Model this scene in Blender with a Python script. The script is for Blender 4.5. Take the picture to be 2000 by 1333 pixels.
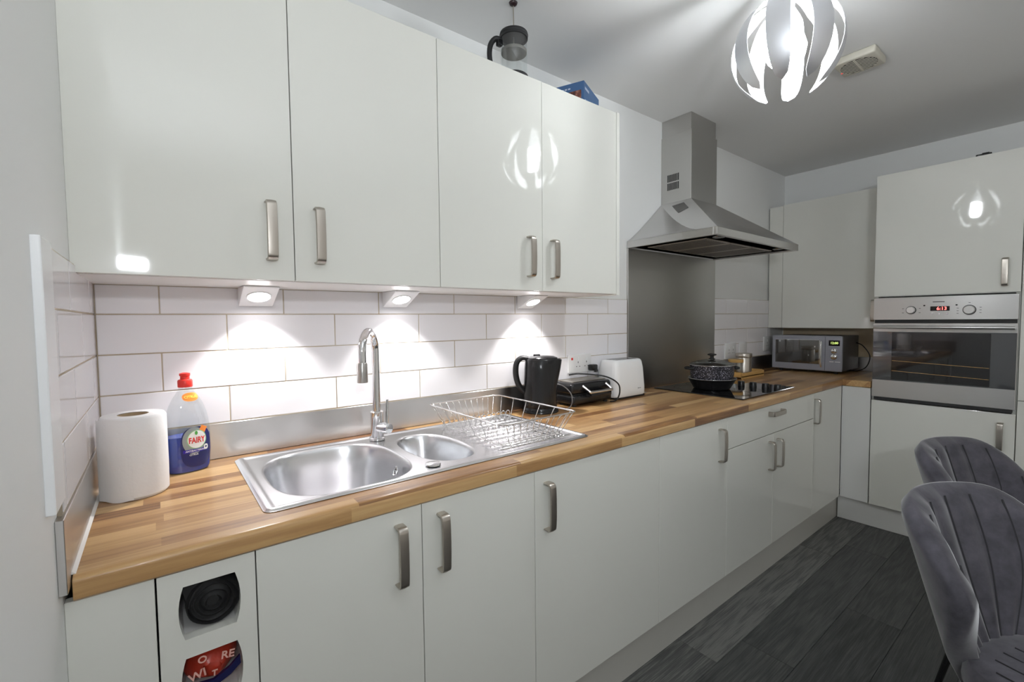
import bpy, bmesh, math, random
from mathutils import Vector, Matrix
random.seed(7)
PI = math.pi
for o in list(bpy.data.objects): bpy.data.objects.remove(o)
SC = bpy.context.scene
COL = SC.collection

# ------------------------------------------------------------------ camera
F_PX = 890.95
CAM = Vector((0.1243, -1.5868, 1.3126)); YAW, PITCH, ROLL = 0.6616, -0.0472, -0.0101
fw = Vector((math.sin(YAW)*math.cos(PITCH), math.cos(YAW)*math.cos(PITCH), math.sin(PITCH)))
rt = Vector((math.cos(YAW), -math.sin(YAW), 0)); upv = rt.cross(fw)
rt, upv = math.cos(ROLL)*rt+math.sin(ROLL)*upv, -math.sin(ROLL)*rt+math.cos(ROLL)*upv
cd = bpy.data.cameras.new('camera'); cam = bpy.data.objects.new('camera', cd); COL.objects.link(cam)
cd.sensor_width = 36; cd.lens = F_PX/2000*36; cd.clip_start = 0.02
M = Matrix((rt, upv, -fw)).transposed().to_4x4(); M.translation = CAM
cam.matrix_world = M
SC.camera = cam

# ------------------------------------------------------------------ world and exposure
W = bpy.data.worlds.new('world'); SC.world = W; W.use_nodes = True
bg = W.node_tree.nodes['Background']
bg.inputs[0].default_value = (1.0, 0.965, 0.90, 1); bg.inputs[1].default_value = 0.46
LAMP_POWER = 104.0       # emission of the pendant bulb
SPOT_POWER = 9.0         # under-cabinet lights
FILL_LIGHT = 300.0       # added fill for a camera flash (its reflection shows in the left wall cabinet)
vs = SC.view_settings
vs.view_transform = 'Standard'; vs.look = 'None'; vs.gamma = 1; vs.use_curve_mapping = False
vs.exposure = 0.0

# ------------------------------------------------------------------ materials
def mat(name, col=(.8,.8,.8), rough=.5, metal=0, spec=.5, coat=0, trans=0, ior=1.45, emit=None, es=0, sheen=0, aniso=0):
    m = bpy.data.materials.new(name); m.use_nodes = True
    p = m.node_tree.nodes['Principled BSDF']; i = p.inputs
    i['Base Color'].default_value = (*col, 1); i['Roughness'].default_value = rough; i['Metallic'].default_value = metal
    i['Specular IOR Level'].default_value = spec; i['Coat Weight'].default_value = coat; i['Coat Roughness'].default_value = .04
    i['Transmission Weight'].default_value = trans; i['IOR'].default_value = ior
    i['Sheen Weight'].default_value = sheen; i['Anisotropic'].default_value = aniso
    if emit: i['Emission Color'].default_value = (*emit, 1); i['Emission Strength'].default_value = es
    return m
def nd(m, t, **kw):
    n = m.node_tree.nodes.new(t)
    for k, v in kw.items(): setattr(n, k, v)
    return n
def lk(m, a, b): m.node_tree.links.new(a, b)
def P(m): return m.node_tree.nodes['Principled BSDF']
def ramp(m, fac, stops):
    r = nd(m, 'ShaderNodeValToRGB'); e = r.color_ramp.elements
    while len(e) < len(stops): e.new(.5)
    for k, (p, c) in enumerate(stops): e[k].position = p; e[k].color = (*c, 1)
    lk(m, fac, r.inputs[0]); return r
def mapping(m, scale, coord='Object'):
    t = nd(m, 'ShaderNodeTexCoord'); mp = nd(m, 'ShaderNodeMapping'); mp.inputs['Scale'].default_value = scale
    lk(m, t.outputs[coord], mp.inputs[0]); return mp.outputs[0]
def noise(m, vec, scale, detail=3, rough=.5):
    n = nd(m, 'ShaderNodeTexNoise'); n.inputs['Scale'].default_value = scale; n.inputs['Detail'].default_value = detail
    n.inputs['Roughness'].default_value = rough; lk(m, vec, n.inputs['Vector']); return n
def bump(m, h, strength, dist=.001):
    b = nd(m, 'ShaderNodeBump'); b.inputs['Strength'].default_value = strength; b.inputs['Distance'].default_value = dist
    lk(m, h, b.inputs['Height']); lk(m, b.outputs[0], P(m).inputs['Normal']); return b
def brushed(name, col, rough, stretch, aniso=.75, grain=.05):
    """brushed metal; highlights stretch along the given object direction"""
    m = mat(name, col, rough, 1, aniso=aniso)
    c = nd(m, 'ShaderNodeCombineXYZ')
    for k in range(3): c.inputs[k].default_value = stretch[k]
    lk(m, c.outputs[0], P(m).inputs['Tangent'])
    return m
M_paint = mat('wall_paint', (.87,.88,.87), .6, spec=.3)
bump(M_paint, noise(M_paint, mapping(M_paint, (1,1,1)), 260, 2).outputs['Fac'], .12, .0006)
M_ceil = mat('ceiling_paint', (.80,.80,.79), .75, spec=.2)
M_gloss = mat('cream_gloss', (.80,.80,.745), .04, spec=.55, coat=.3)
M_carc = mat('white_melamine', (.80,.79,.77), .4)
M_gap = mat('dark_gap', (.03,.03,.03), .8)
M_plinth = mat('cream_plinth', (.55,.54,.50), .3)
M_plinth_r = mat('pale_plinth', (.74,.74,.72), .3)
M_tile = mat('white_tile', (.90,.885,.91), .08, spec=.5)
M_grout = mat('grout', (.50,.42,.31), .9)
gn = noise(M_grout, mapping(M_grout, (1,1,1)), 6, 3)
lk(M_grout, ramp(M_grout, gn.outputs['Fac'], [(.3,(.42,.33,.22)),(.7,(.60,.54,.45))]).outputs[0], P(M_grout).inputs['Base Color'])
M_steel_x = brushed('brushed_steel_x', (.66,.65,.64), .30, (0,.3,1))
M_steel_z = brushed('brushed_steel_z', (.56,.55,.53), .32, (0,0,1))
M_steel_y = brushed('brushed_steel_y', (.62,.61,.60), .30, (.1,0,1))
M_sink = mat('sink_steel', (.76,.76,.78), .25, 1)
M_chrome = mat('chrome', (.82,.82,.83), .05, 1)
M_wire = mat('wire_chrome', (.78,.77,.76), .14, 1)
M_nickel = mat('satin_nickel', (.52,.48,.43), .33, 1)
M_black = mat('black_plastic', (.012,.012,.013), .22)
M_blackm = mat('black_matt', (.018,.018,.019), .55)
M_glassblk = mat('black_ceramic_glass', (.008,.008,.010), .035, spec=.6, coat=.5)
M_ovenglass = mat('oven_glass', (.06,.063,.068), .03, spec=.8, coat=1)
M_white = mat('white_plastic', (.89,.90,.91), .25)
M_socket = mat('socket_plastic', (.82,.82,.82), .18)
M_rub = mat('dark_rubber', (.02,.02,.02), .6)
M_al = mat('brushed_aluminium', (.78,.79,.82), .52, 1)
M_lampwhite = mat('lamp_white_enamel', (.92,.92,.92), .5)
M_bulb = mat('bulb_glow', (1,1,1), .5, emit=(.92,.965,1.0), es=LAMP_POWER)
M_led = mat('led_lens', (1,1,1), .5, emit=(1,.97,.985), es=24)
M_red = mat('red_plastic', (.75,.04,.03), .3)
M_tan = mat('tan_panel', (.62,.51,.35), .3)
M_clear = bpy.data.materials.new('clear_plastic'); M_clear.use_nodes = True
def clear_mix(m, fac, col=(1,1,1), rough=.05):
    nt = m.node_tree; nt.nodes.clear()
    o = nd(m, 'ShaderNodeOutputMaterial'); mx = nd(m, 'ShaderNodeMixShader'); t = nd(m, 'ShaderNodeBsdfTransparent'); g = nd(m, 'ShaderNodeBsdfGlossy')
    t.inputs[0].default_value = (*col, 1); g.inputs['Roughness'].default_value = rough; mx.inputs[0].default_value = fac
    lk(m, t.outputs[0], mx.inputs[1]); lk(m, g.outputs[0], mx.inputs[2]); lk(m, mx.outputs[0], o.inputs[0])
clear_mix(M_clear, .08, (.93,.95,.95))
M_glass = bpy.data.materials.new('clear_glass'); M_glass.use_nodes = True; clear_mix(M_glass, .12, (.95,.97,.97), .02)
M_lidglass = bpy.data.materials.new('lid_glass'); M_lidglass.use_nodes = True; clear_mix(M_lidglass, .35, (.6,.62,.62), .05)

# wood-block laminate (printed staves running along x)
def stave_mat(name, length, width):
    m = mat(name, (.5,.3,.15), .28, spec=.45, coat=.1)
    t = nd(m, 'ShaderNodeTexCoord'); s = nd(m, 'ShaderNodeSeparateXYZ'); lk(m, t.outputs['Object'], s.inputs[0])
    def mth(op, a, b=None):
        n = nd(m, 'ShaderNodeMath', operation=op)
        for k, v in enumerate((a, b)):
            if v is None: continue
            if isinstance(v, (int, float)): n.inputs[k].default_value = v
            else: lk(m, v, n.inputs[k])
        return n.outputs[0]
    yz = mth('ADD', s.outputs['Y'], mth('MULTIPLY', s.outputs['Z'], .9))
    row = mth('FLOOR', mth('DIVIDE', yz, width))
    w1 = nd(m, 'ShaderNodeTexWhiteNoise', noise_dimensions='1D'); lk(m, row, w1.inputs['W'])
    xx = mth('ADD', mth('DIVIDE', s.outputs['X'], length), mth('MULTIPLY', w1.outputs['Value'], 7.3))
    colm = mth('FLOOR', xx)
    cb = nd(m, 'ShaderNodeCombineXYZ'); lk(m, row, cb.inputs[0]); lk(m, colm, cb.inputs[1])
    w2 = nd(m, 'ShaderNodeTexWhiteNoise', noise_dimensions='2D'); lk(m, cb.outputs[0], w2.inputs['Vector'])
    # grain: noise stretched along x, offset per stave
    ofs = nd(m, 'ShaderNodeVectorMath', operation='ADD')
    mp = nd(m, 'ShaderNodeMapping'); mp.inputs['Scale'].default_value = (5, 90, 90); lk(m, t.outputs['Object'], mp.inputs[0])
    sc = nd(m, 'ShaderNodeVectorMath', operation='SCALE'); sc.inputs['Scale'].default_value = 40; lk(m, w2.outputs['Color'], sc.inputs[0])
    lk(m, mp.outputs[0], ofs.inputs[0]); lk(m, sc.outputs[0], ofs.inputs[1])
    g = noise(m, ofs.outputs[0], 1.0, 4, .6)
    v = mth('ADD', mth('MULTIPLY', w2.outputs['Value'], .80), mth('MULTIPLY', mth('SUBTRACT', g.outputs['Fac'], .5), .75))
    r = ramp(m, v, [(0,(.19,.088,.036)),(.20,(.34,.18,.072)),(.5,(.51,.305,.130)),(.85,(.67,.45,.215))])
    lk(m, r.outputs[0], P(m).inputs['Base Color'])
    return m
M_wood = stave_mat('wood_block_laminate', .46, .043)
M_bamboo = mat('bamboo', (.62,.38,.13), .4)
# floor plank
M_plank = mat('grey_oak_plank', (.05,.05,.05), .42, spec=.4)
oi = nd(M_plank, 'ShaderNodeObjectInfo')
tc = nd(M_plank, 'ShaderNodeTexCoord'); mp = nd(M_plank, 'ShaderNodeMapping'); mp.inputs['Scale'].default_value = (.75, 7, 1)
sc = nd(M_plank, 'ShaderNodeMath', operation='MULTIPLY'); sc.inputs[1].default_value = 60; lk(M_plank, oi.outputs['Random'], sc.inputs[0])
cb = nd(M_plank, 'ShaderNodeCombineXYZ'); lk(M_plank, sc.outputs[0], cb.inputs[0]); lk(M_plank, sc.outputs[0], cb.inputs[1])
ad = nd(M_plank, 'ShaderNodeVectorMath', operation='ADD'); lk(M_plank, tc.outputs['Object'], mp.inputs[0]); lk(M_plank, mp.outputs[0], ad.inputs[0]); lk(M_plank, cb.outputs[0], ad.inputs[1])
n1 = noise(M_plank, ad.outputs[0], 1.6, 2)
wv = nd(M_plank, 'ShaderNodeMath', operation='MULTIPLY'); wv.inputs[1].default_value = 52; lk(M_plank, n1.outputs['Fac'], wv.inputs[0])
sn = nd(M_plank, 'ShaderNodeMath', operation='SINE'); lk(M_plank, wv.outputs[0], sn.inputs[0])
n2 = noise(M_plank, mapping(M_plank, (4, 130, 1)), 1.5, 4, .7)
mx = nd(M_plank, 'ShaderNodeMath', operation='MULTIPLY_ADD'); mx.inputs[1].default_value = .075; lk(M_plank, sn.outputs[0], mx.inputs[0]); lk(M_plank, n2.outputs['Fac'], mx.inputs[2])
a2 = nd(M_plank, 'ShaderNodeMath', operation='MULTIPLY_ADD'); a2.inputs[1].default_value = .50; lk(M_plank, oi.outputs['Random'], a2.inputs[0]); lk(M_plank, mx.outputs[0], a2.inputs[2])
r = ramp(M_plank, a2.outputs[0], [(.30,(.016,.017,.017)),(.55,(.040,.042,.042)),(.85,(.086,.088,.085)),(1,(.16,.16,.15))])
lk(M_plank, r.outputs[0], P(M_plank).inputs['Base Color'])
bump(M_plank, n2.outputs['Fac'], .15, .0008)
# velvet
M_velvet = mat('grey_velvet', (.115,.112,.125), .85, spec=.2, sheen=.7)
P(M_velvet).inputs['Sheen Roughness'].default_value = .35
vn = noise(M_velvet, mapping(M_velvet, (1,1,1)), 14, 5, .65)
lk(M_velvet, ramp(M_velvet, vn.outputs['Fac'], [(.3,(.045,.044,.053)),(.7,(.105,.10,.118))]).outputs[0], P(M_velvet).inputs['Base Color'])
M_seam = mat('velvet_seam', (.03,.03,.034), .9)
# granite pot
M_granite = mat('speckled_enamel', (.03,.03,.035), .3)
gv = noise(M_granite, mapping(M_granite, (1,1,1)), 150, 1)
lk(M_granite, ramp(M_granite, gv.outputs['Fac'], [(.48,(.02,.02,.026)),(.58,(.07,.07,.09)),(.66,(.34,.34,.40))]).outputs[0], P(M_granite).inputs['Base Color'])
M_paper = mat('tissue_paper', (.83,.82,.82), .9, spec=.1)
bump(M_paper, noise(M_paper, mapping(M_paper, (1,1,1)), 90, 3).outputs['Fac'], .25, .002)
M_card = mat('cardboard_core', (.42,.31,.19), .9)
M_oran = mat('orange_label', (.9,.28,.05), .35)
M_yel = mat('yellow_print', (.95,.75,.12), .4)
M_navy = mat('navy_label', (.02,.025,.13), .3)
M_grn = mat('green_print', (.10,.42,.08), .4)
M_grnpale = mat('pale_green_ring', (.35,.6,.30), .4)
M_lblw = mat('white_label', (.88,.88,.86), .35)
M_silv = mat('silver_label', (.38,.42,.42), .3, .5)
M_redprint = mat('red_print', (.72,.04,.03), .4)
M_blueliq = mat('blue_detergent', (.001,.038,.33), .15)
M_bluebox = mat('blue_card', (.06,.14,.30), .45)
M_brown = mat('brown_print', (.22,.08,.05), .5)
bn = noise(M_brown, mapping(M_brown, (1,1,1)), 55, 3)
lk(M_brown, ramp(M_brown, bn.outputs['Fac'], [(.35,(.05,.02,.02)),(.55,(.24,.08,.05)),(.72,(.6,.32,.24))]).outputs[0], P(M_brown).inputs['Base Color'])
M_bagred = mat('red_foil', (.45,.035,.015), .3, spec=.6)
bump(M_bagred, noise(M_bagred, mapping(M_bagred, (1,1,1)), 30, 3).outputs['Fac'], .6, .006)
M_bagblue = mat('blue_foil', (.01,.012,.07), .3)
M_mwgrey = mat('grey_enamel', (.32,.325,.37), .3)
M_disp = mat('display_dark', (.01,.006,.006), .1)
M_digit = mat('red_digits', (1,.1,.1), .5, emit=(1,.16,.14), es=3.2)
M_digitg = mat('green_digits', (.6,.9,.2), .5, emit=(.72,.9,.25), es=1.2)
M_sil = mat('sealant', (.78,.76,.73), .4)
M_vent = mat('cream_plastic', (.60,.575,.49), .4)

# ------------------------------------------------------------------ helpers
WMAT = {}
def setp(o, label=None, cat=None, group=None, kind=None):
    if label: o['label'] = label
    if cat: o['category'] = cat
    if group: o['group'] = group
    if kind: o['kind'] = kind
    return o
def thing(name, label, cat, loc=(0,0,0), rotz=0, group=None):
    o = bpy.data.objects.new(name, None); COL.objects.link(o); o.empty_display_size = .05
    o.location = loc; o.rotation_euler = (0,0,rotz); setp(o, label, cat, group)
    WMAT[o.name] = Matrix.Translation(Vector(loc)) @ Matrix.Rotation(rotz, 4, 'Z')
    return o
def obj(name, bm, mats, parent=None, world=True, smooth=None, label=None):
    """bm (bmesh or Mesh) -> one object. World coords by default (re-expressed in the parent's frame)."""
    if not isinstance(mats, (list, tuple)): mats = [mats]
    if isinstance(bm, bpy.types.Mesh): me = bm
    else:
        me = bpy.data.meshes.new(name)
        bmesh.ops.recalc_face_normals(bm, faces=bm.faces) if bm.faces else None
        bm.to_mesh(me); bm.free()
    if not me.materials:
        for m in mats: me.materials.append(m)
    o = bpy.data.objects.new(name, me); COL.objects.link(o)
    wm = Matrix.Identity(4)
    if parent is not None:
        o.parent = parent; wm = WMAT[parent.name]
        if world and wm != Matrix.Identity(4): me.transform(wm.inverted())
    WMAT[o.name] = wm.copy()
    if smooth is not None:
        for p in me.polygons: p.use_smooth = True
        if smooth < PI: me.set_sharp_from_angle(angle=smooth)
    if label: o['label'] = label
    return o
def inst(name, me, loc, parent, rot=(0,0,0)):
    """object sharing mesh data; loc in world coords, parent has no rotation"""
    o = bpy.data.objects.new(name, me); COL.objects.link(o); wm = Matrix.Identity(4)
    if parent is not None: o.parent = parent; wm = WMAT[parent.name]
    o.location = wm.inverted() @ Vector(loc); o.rotation_euler = rot
    WMAT[o.name] = wm @ Matrix.Translation(o.location)
    return o
def tag(o, label, cat, group=None, kind=None): return setp(o, label, cat, group, kind)
def struct(name, bm, mats, label, smooth=None):
    return setp(obj(name, bm, mats, None, smooth=smooth), label, None, None, 'structure')
def BM(): return bmesh.new()
def box(b, x0, x1, y0, y1, z0, z1, bev=0, seg=2, mi=0):
    t = bmesh.new()
    vs_ = [t.verts.new((x, y, z)) for x in (x0, x1) for y in (y0, y1) for z in (z0, z1)]
    for f in ((0,1,3,2),(4,6,7,5),(0,4,5,1),(2,3,7,6),(0,2,6,4),(1,5,7,3)): t.faces.new([vs_[k] for k in f])
    bmesh.ops.recalc_face_normals(t, faces=t.faces)
    if bev: bmesh.ops.bevel(t, geom=list(t.edges), offset=bev, segments=seg, affect='EDGES', profile=.5)
    return merge(b, t, mi)
def merge(b, t, mi=0, mtx=None):
    mp = {}
    for v in t.verts: mp[v] = b.verts.new(mtx @ v.co if mtx else v.co)
    for f in t.faces:
        try:
            nf = b.faces.new([mp[v] for v in f.verts]); nf.material_index = mi; nf.smooth = f.smooth
        except ValueError: pass
    t.free(); return b
def lathe(b, prof, cx=0, cy=0, n=32, sx=1, sy=1, cap=True, mi=0, rot=0):
    """prof: list of (r,z) bottom to top"""
    rings = []
    for r, z in prof:
        rings.append([b.verts.new((cx+r*sx*math.cos(a)*math.cos(rot)-r*sy*math.sin(a)*math.sin(rot), cy+r*sx*math.cos(a)*math.sin(rot)+r*sy*math.sin(a)*math.cos(rot), z)) for a in [2*PI*k/n for k in range(n)]])
    for k in range(len(rings)-1):
        for j in range(n):
            f = b.faces.new((rings[k][j], rings[k][(j+1)%n], rings[k+1][(j+1)%n], rings[k+1][j])); f.material_index = mi
    if cap:
        for rg in (rings[0], rings[-1]):
            f = b.faces.new(rg); f.material_index = mi
    return b
def tube(b, pts, r, n=8, closed=False, cap=True, mi=0):
    pts = [Vector(p) for p in pts]; N = len(pts); rings = []
    rr = r if isinstance(r, (list, tuple)) else [r]*N
    prev = None
    for i, p in enumerate(pts):
        if closed: t = (pts[(i+1)%N]-pts[i-1]).normalized()
        else: t = (pts[min(i+1,N-1)]-pts[max(i-1,0)]).normalized()
        if prev is None: a = t.orthogonal().normalized()
        else: a = (prev - t*prev.dot(t)).normalized()
        prev = a; c = t.cross(a)
        rings.append([b.verts.new(p+rr[i]*(a*math.cos(q)+c*math.sin(q))) for q in [2*PI*k/n for k in range(n)]])
    for i in range(N if closed else N-1):
        A, B = rings[i], rings[(i+1)%N]
        for j in range(n):
            f = b.faces.new((A[j], A[(j+1)%n], B[(j+1)%n], B[j])); f.material_index = mi
    if cap and not closed:
        for rg in (rings[0], rings[-1]): b.faces.new(rg).material_index = mi
    return b
def prism(b, pts, axis, a0, a1, mi=0):
    """polygon pts (2D) extruded along axis from a0 to a1. axis x:(y,z) y:(x,z) z:(x,y)"""
    def mk(p, a): return {'x': (a, p[0], p[1]), 'y': (p[0], a, p[1]), 'z': (p[0], p[1], a)}[axis]
    A = [b.verts.new(mk(p, a0)) for p in pts]; B = [b.verts.new(mk(p, a1)) for p in pts]
    n = len(pts)
    for k in range(n): b.faces.new((A[k], A[(k+1)%n], B[(k+1)%n], B[k])).material_index = mi
    b.faces.new(A).material_index = mi; b.faces.new(B).material_index = mi
    return b
def bez(p0, p1, p2, p3, n):
    out = []
    for k in range(n+1):
        t = k/n; out.append(tuple((1-t)**3*a+3*(1-t)**2*t*b_+3*(1-t)*t*t*c+t**3*d for a, b_, c, d in zip(p0, p1, p2, p3)))
    return out
def smooth_path(pts, sub=6):
    pts = [Vector(p) for p in pts]; out = []
    for i in range(len(pts)-1):
        p0, p1, p2, p3 = pts[max(i-1,0)], pts[i], pts[i+1], pts[min(i+2,len(pts)-1)]
        for k in range(sub):
            t = k/sub
            out.append(.5*((2*p1)+(-p0+p2)*t+(2*p0-5*p1+4*p2-p3)*t*t+(-p0+3*p1-3*p2+p3)*t**3))
    out.append(pts[-1]); return out
def text_mesh(s, size, ext=.0002, bold=0, align='CENTER'):
    c = bpy.data.curves.new('t', 'FONT'); c.body = s; c.size = size; c.extrude = ext; c.offset = bold; c.align_x = align; c.align_y = 'CENTER'; c.resolution_u = 3
    o = bpy.data.objects.new('t', c); COL.objects.link(o)
    dg = bpy.context.evaluated_depsgraph_get(); me = bpy.data.meshes.new_from_object(o.evaluated_get(dg))
    bpy.data.objects.remove(o); bpy.data.curves.remove(c)
    return me
def panel_holes(outline, holes, thick):
    """2D outline with holes, filled, extruded by thick: mesh in local XY, z in +-thick/2"""
    c = bpy.data.curves.new('p', 'CURVE'); c.dimensions = '2D'; c.fill_mode = 'BOTH'; c.extrude = thick/2
    for pl in [outline]+holes:
        s = c.splines.new('POLY'); s.points.add(len(pl)-1); s.use_cyclic_u = True
        for q, (x, y) in zip(s.points, pl): q.co = (x, y, 0, 1)
    o = bpy.data.objects.new('p', c); COL.objects.link(o)
    dg = bpy.context.evaluated_depsgraph_get(); me = bpy.data.meshes.new_from_object(o.evaluated_get(dg))
    bpy.data.objects.remove(o); bpy.data.curves.remove(c); return me
SM = math.radians(35)

# ------------------------------------------------------------------ key dimensions
L = 4.19; CEIL = 2.448; YB = -3.3           # right wall, ceiling, how far the room is built towards the viewer
ZT = .91; YF = -.600; YD = -.594; XC = 3.565  # worktop height, its front edge, door fronts, front plane of right-hand run
ZU, ZC_, ZB_, ZA = 1.017, 1.1231, 1.2300, 1.3366
ZW0, ZW1, YW = 1.4153, 2.1717, -.3226        # wall cabinets

# ------------------------------------------------------------------ setting
FL = struct('floor', box(BM(), -.1, 4.3, YB, .1, -.06, -.004), M_rub, 'dark grey wood plank floor')
pk = {}
def plank_mesh(w, l):
    k = (round(w, 3), round(l, 3))
    if k not in pk:
        b = box(BM(), 0, l-.0012, 0, w-.0012, -.004, 0, .0006, 1); me = bpy.data.meshes.new('plank'); b.to_mesh(me); b.free(); me.materials.append(M_plank); pk[k] = me
    return pk[k]
offs = {0: 3.0, 1: 1.955, 2: 2.53, 3: 2.06, 4: 2.72, 5: 1.6}
for rI in range(15):
    y1 = -.542-.1937*rI; y0 = y1-.1937
    j0 = offs.get(rI, random.uniform(1.4, 2.6)); xs = [j0+1.24*k for k in range(-3, 4)]
    xs = [0]+[x for x in xs if .02 < x < 3.62]+[3.64]
    for a, b_ in zip(xs, xs[1:]): inst('plank', plank_mesh(.1937, b_-a), (a, y0, 0), FL)
WB = struct('wall_back', box(BM(), -.1, 4.3, .008, .12, -.06, CEIL+.1), M_paint, 'white painted back wall with white tiles above the worktop')
WL = struct('wall_left', box(BM(), -.12, -.008, YB, .12, -.06, CEIL+.1), M_paint, 'white painted wall at the left end of the worktop')
WR = struct('wall_right', box(BM(), L, L+.12, YB, .12, -.06, CEIL+.1), M_paint, 'pale grey end wall above the tall oven cabinet')
struct('ceiling', box(BM(), -.12, L+.12, YB, .12, CEIL, CEIL+.1), M_ceil, 'plain white ceiling')
# grout beds (thin backing) and tiles, each tile its own piece
obj('grout_bed', box(BM(), 0, 2.1623, .0015, .009, ZU-.002, ZW0+.0), M_grout, WB)
obj('grout_bed', box(BM(), 3.085, 3.952, .0015, .009, ZU-.002, 1.4405), M_grout, WB)
obj('grout_bed', box(BM(), -.009, -.0015, -.606, .004, ZU-.002, 1.432), M_grout, WL)
tm = {}
def tile(x0, x1, z0, z1, parent, side='b'):
    g = .0016
    w, h = round(x1-x0-2*g, 4), round(z1-z0-2*g, 4)
    if w < .006 or h < .006: return
    k = (w, h, side)
    if k not in tm:
        b = box(BM(), 0, w, 0, .007, 0, h, .0012, 1) if side == 'b' else box(BM(), -.007, 0, 0, w, 0, h, .0012, 1)
        me = bpy.data.meshes.new('tile'); b.to_mesh(me); b.free(); me.materials.append(M_tile); tm[k] = me
    inst('tile', tm[k], (x0+g, 0, z0+g) if side == 'b' else (0, x0+g, z0+g), parent)
PT, T1, T2 = .3116, .1331, .2894
def tile_row(xa, xb, t0, z0, z1, parent, side='b'):
    xs = sorted([xa, xb]+[t0+PT*k for k in range(-14, 16) if xa+.004 < t0+PT*k < xb-.004])
    for a, b_ in zip(xs, xs[1:]): tile(a, b_, z0, z1, parent, side)
for k, (z0, z1) in enumerate([(ZU, ZC_), (ZC_, ZB_), (ZB_, ZA), (ZA, ZW0)]):
    t0 = T2 if k % 2 == 0 else T1
    tile_row(.0005, 2.1623, t0, z0, z1, WB)
    tile_row(3.0855, 3.952, t0, z0, z1 if k < 3 else 1.4405, WB)
    tile_row(-.606, -.0005, -.10 if k % 2 else -.255, z0, z1 if k < 3 else 1.432, WL, 's')
struct('trim_1', box(BM(), -.009, .003, -.688, -.606, 1.041, 1.436, .002), M_white, 'white vertical edging strip beside the side wall tiles')
# steel upstands
struct('trim_2', box(BM(), .004, 2.163, -.004, .006, ZT+.001, ZU-.002, .0008, 1), M_steel_x, 'brushed steel upstand strip behind sink and kettle')
struct('trim_3', box(BM(), -.0078, .0025, -.632, -.0045, ZT-.012, ZU-.002, .0008, 1), M_steel_y, 'brushed steel upstand strip at the left wall by the kitchen roll')
struct('trim_4', box(BM(), 3.087, 4.186, -.004, .006, ZT+.001, ZU-.002, .0008, 1), M_steel_x, 'brushed steel upstand strip behind the jars')
struct('trim_5', box(BM(), L-.008, L-.001, -.742, -.0045, ZT+.001, ZU-.006, .0008, 1), M_steel_y, 'brushed steel upstand strip behind the microwave')
struct('trim_6', box(BM(), L-.006, L-.0005, -.742, -.0005, ZU-.004, 1.26), M_tan, 'tan splash panel on the end wall behind the microwave')
bs = BM(); prism(bs, [(.0025,ZT+.0005),(.0075,ZT+.0005),(.0025,ZT+.005)], 'y', YF+.012, -.006)
struct('trim_7', bs, M_sil, 'white sealant bead along the worktop edge')

# ------------------------------------------------------------------ worktop (one L-shaped slab with a sink cut-out, rounded front edge)
def worktop():
    b = BM(); z0 = ZT-.04
    xL, xR = .004, L-.009
    hx0, hx1, hy0, hy1 = .305, 1.255, -.515, -.065
    yb = -.0045
    box(b, xL, hx0, YF+.02, yb, z0, ZT); box(b, hx1, xR, YF+.02, yb, z0, ZT)
    box(b, hx0, hx1, hy1, yb, z0, ZT); box(b, hx0, hx1, YF+.02, hy0, z0, ZT)
    # rounded nose
    q = [(YF+.02, z0), (YF+.004, z0), (YF, z0+.004)]
    for k in range(6):
        a = PI-k/5*PI/2; q.append((YF+.012+.012*math.cos(a), ZT-.012+.012*math.sin(a)))
    q.append((YF+.02, ZT))
    prism(b, q, 'x', xL, XC+.02)
    # return leg on the right
    box(b, XC+.02, xR, -.743, YF+.02, z0, ZT)
    q = [(XC+.02, z0), (XC+.004, z0), (XC, z0+.004)]
    for k in range(6):
        a = PI-k/5*PI/2; q.append((XC+.012+.012*math.cos(a), ZT-.012+.012*math.sin(a)))
    q.append((XC+.02, ZT))
    prism(b, q, 'y', -.743, YF+.02)
    return b
tag(obj('worktop', worktop(), M_wood, None, smooth=math.radians(25)), 'wood block effect worktop running along the back wall', 'worktop')

# ------------------------------------------------------------------ handles
def strap(b, path, w, t, axis):
    """flat strap swept along 2D path (d outwards, s along); w = width"""
    n = len(path); L_, R_ = [], []
    secs = []
    for i, (d, s) in enumerate(path):
        a = path[max(i-1,0)]; c = path[min(i+1,n-1)]
        tx, ty = c[0]-a[0], c[1]-a[1]; l = math.hypot(tx, ty); nx, ny = -ty/l, tx/l
        row = []
        for (u, k) in ((-w/2, -.3), (-w/2*.86, .42), (0, .62), (w/2*.86, .42), (w/2, -.3), (w/2*.8,-.5), (-w/2*.8,-.5)):
            dd, ss = d+nx*t*k, s+ny*t*k
            row.append(b.verts.new((u, -dd, ss) if axis == 'z' else (ss, -dd, u)))
        secs.append(row)
    m = len(secs[0])
    for i in range(n-1):
        for j in range(m): b.faces.new((secs[i][j], secs[i][(j+1)%m], secs[i+1][(j+1)%m], secs[i+1][j]))
    b.faces.new(secs[0]); b.faces.new(secs[-1])
    return b
def handle_mesh(axis):
    h, dp, r = .070, .029, .011
    path = [(0, h)]; 
    for k in range(7):
        a = k/6*PI/2; path.append((dp-r+r*math.sin(a), h-r+r*math.cos(a)) )
    path += [(dp+.0015, h-.035), (dp+.002, 0), (dp+.0015, -h+.035)]
    for k in range(7):
        a = k/6*PI/2; path.append((dp-r+r*math.cos(a), -h+r-r*math.sin(a)))
    path.append((0, -h))
    b = strap(BM(), path, .0245, .0052, axis)
    bmesh.ops.recalc_face_normals(b, faces=b.faces)
    me = bpy.data.meshes.new('handle'); b.to_mesh(me); b.free(); me.materials.append(M_nickel)
    for p in me.polygons: p.use_smooth = True
    me.set_sharp_from_angle(angle=math.radians(50))
    return me
HV, HH = handle_mesh('z'), handle_mesh('x')
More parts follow.
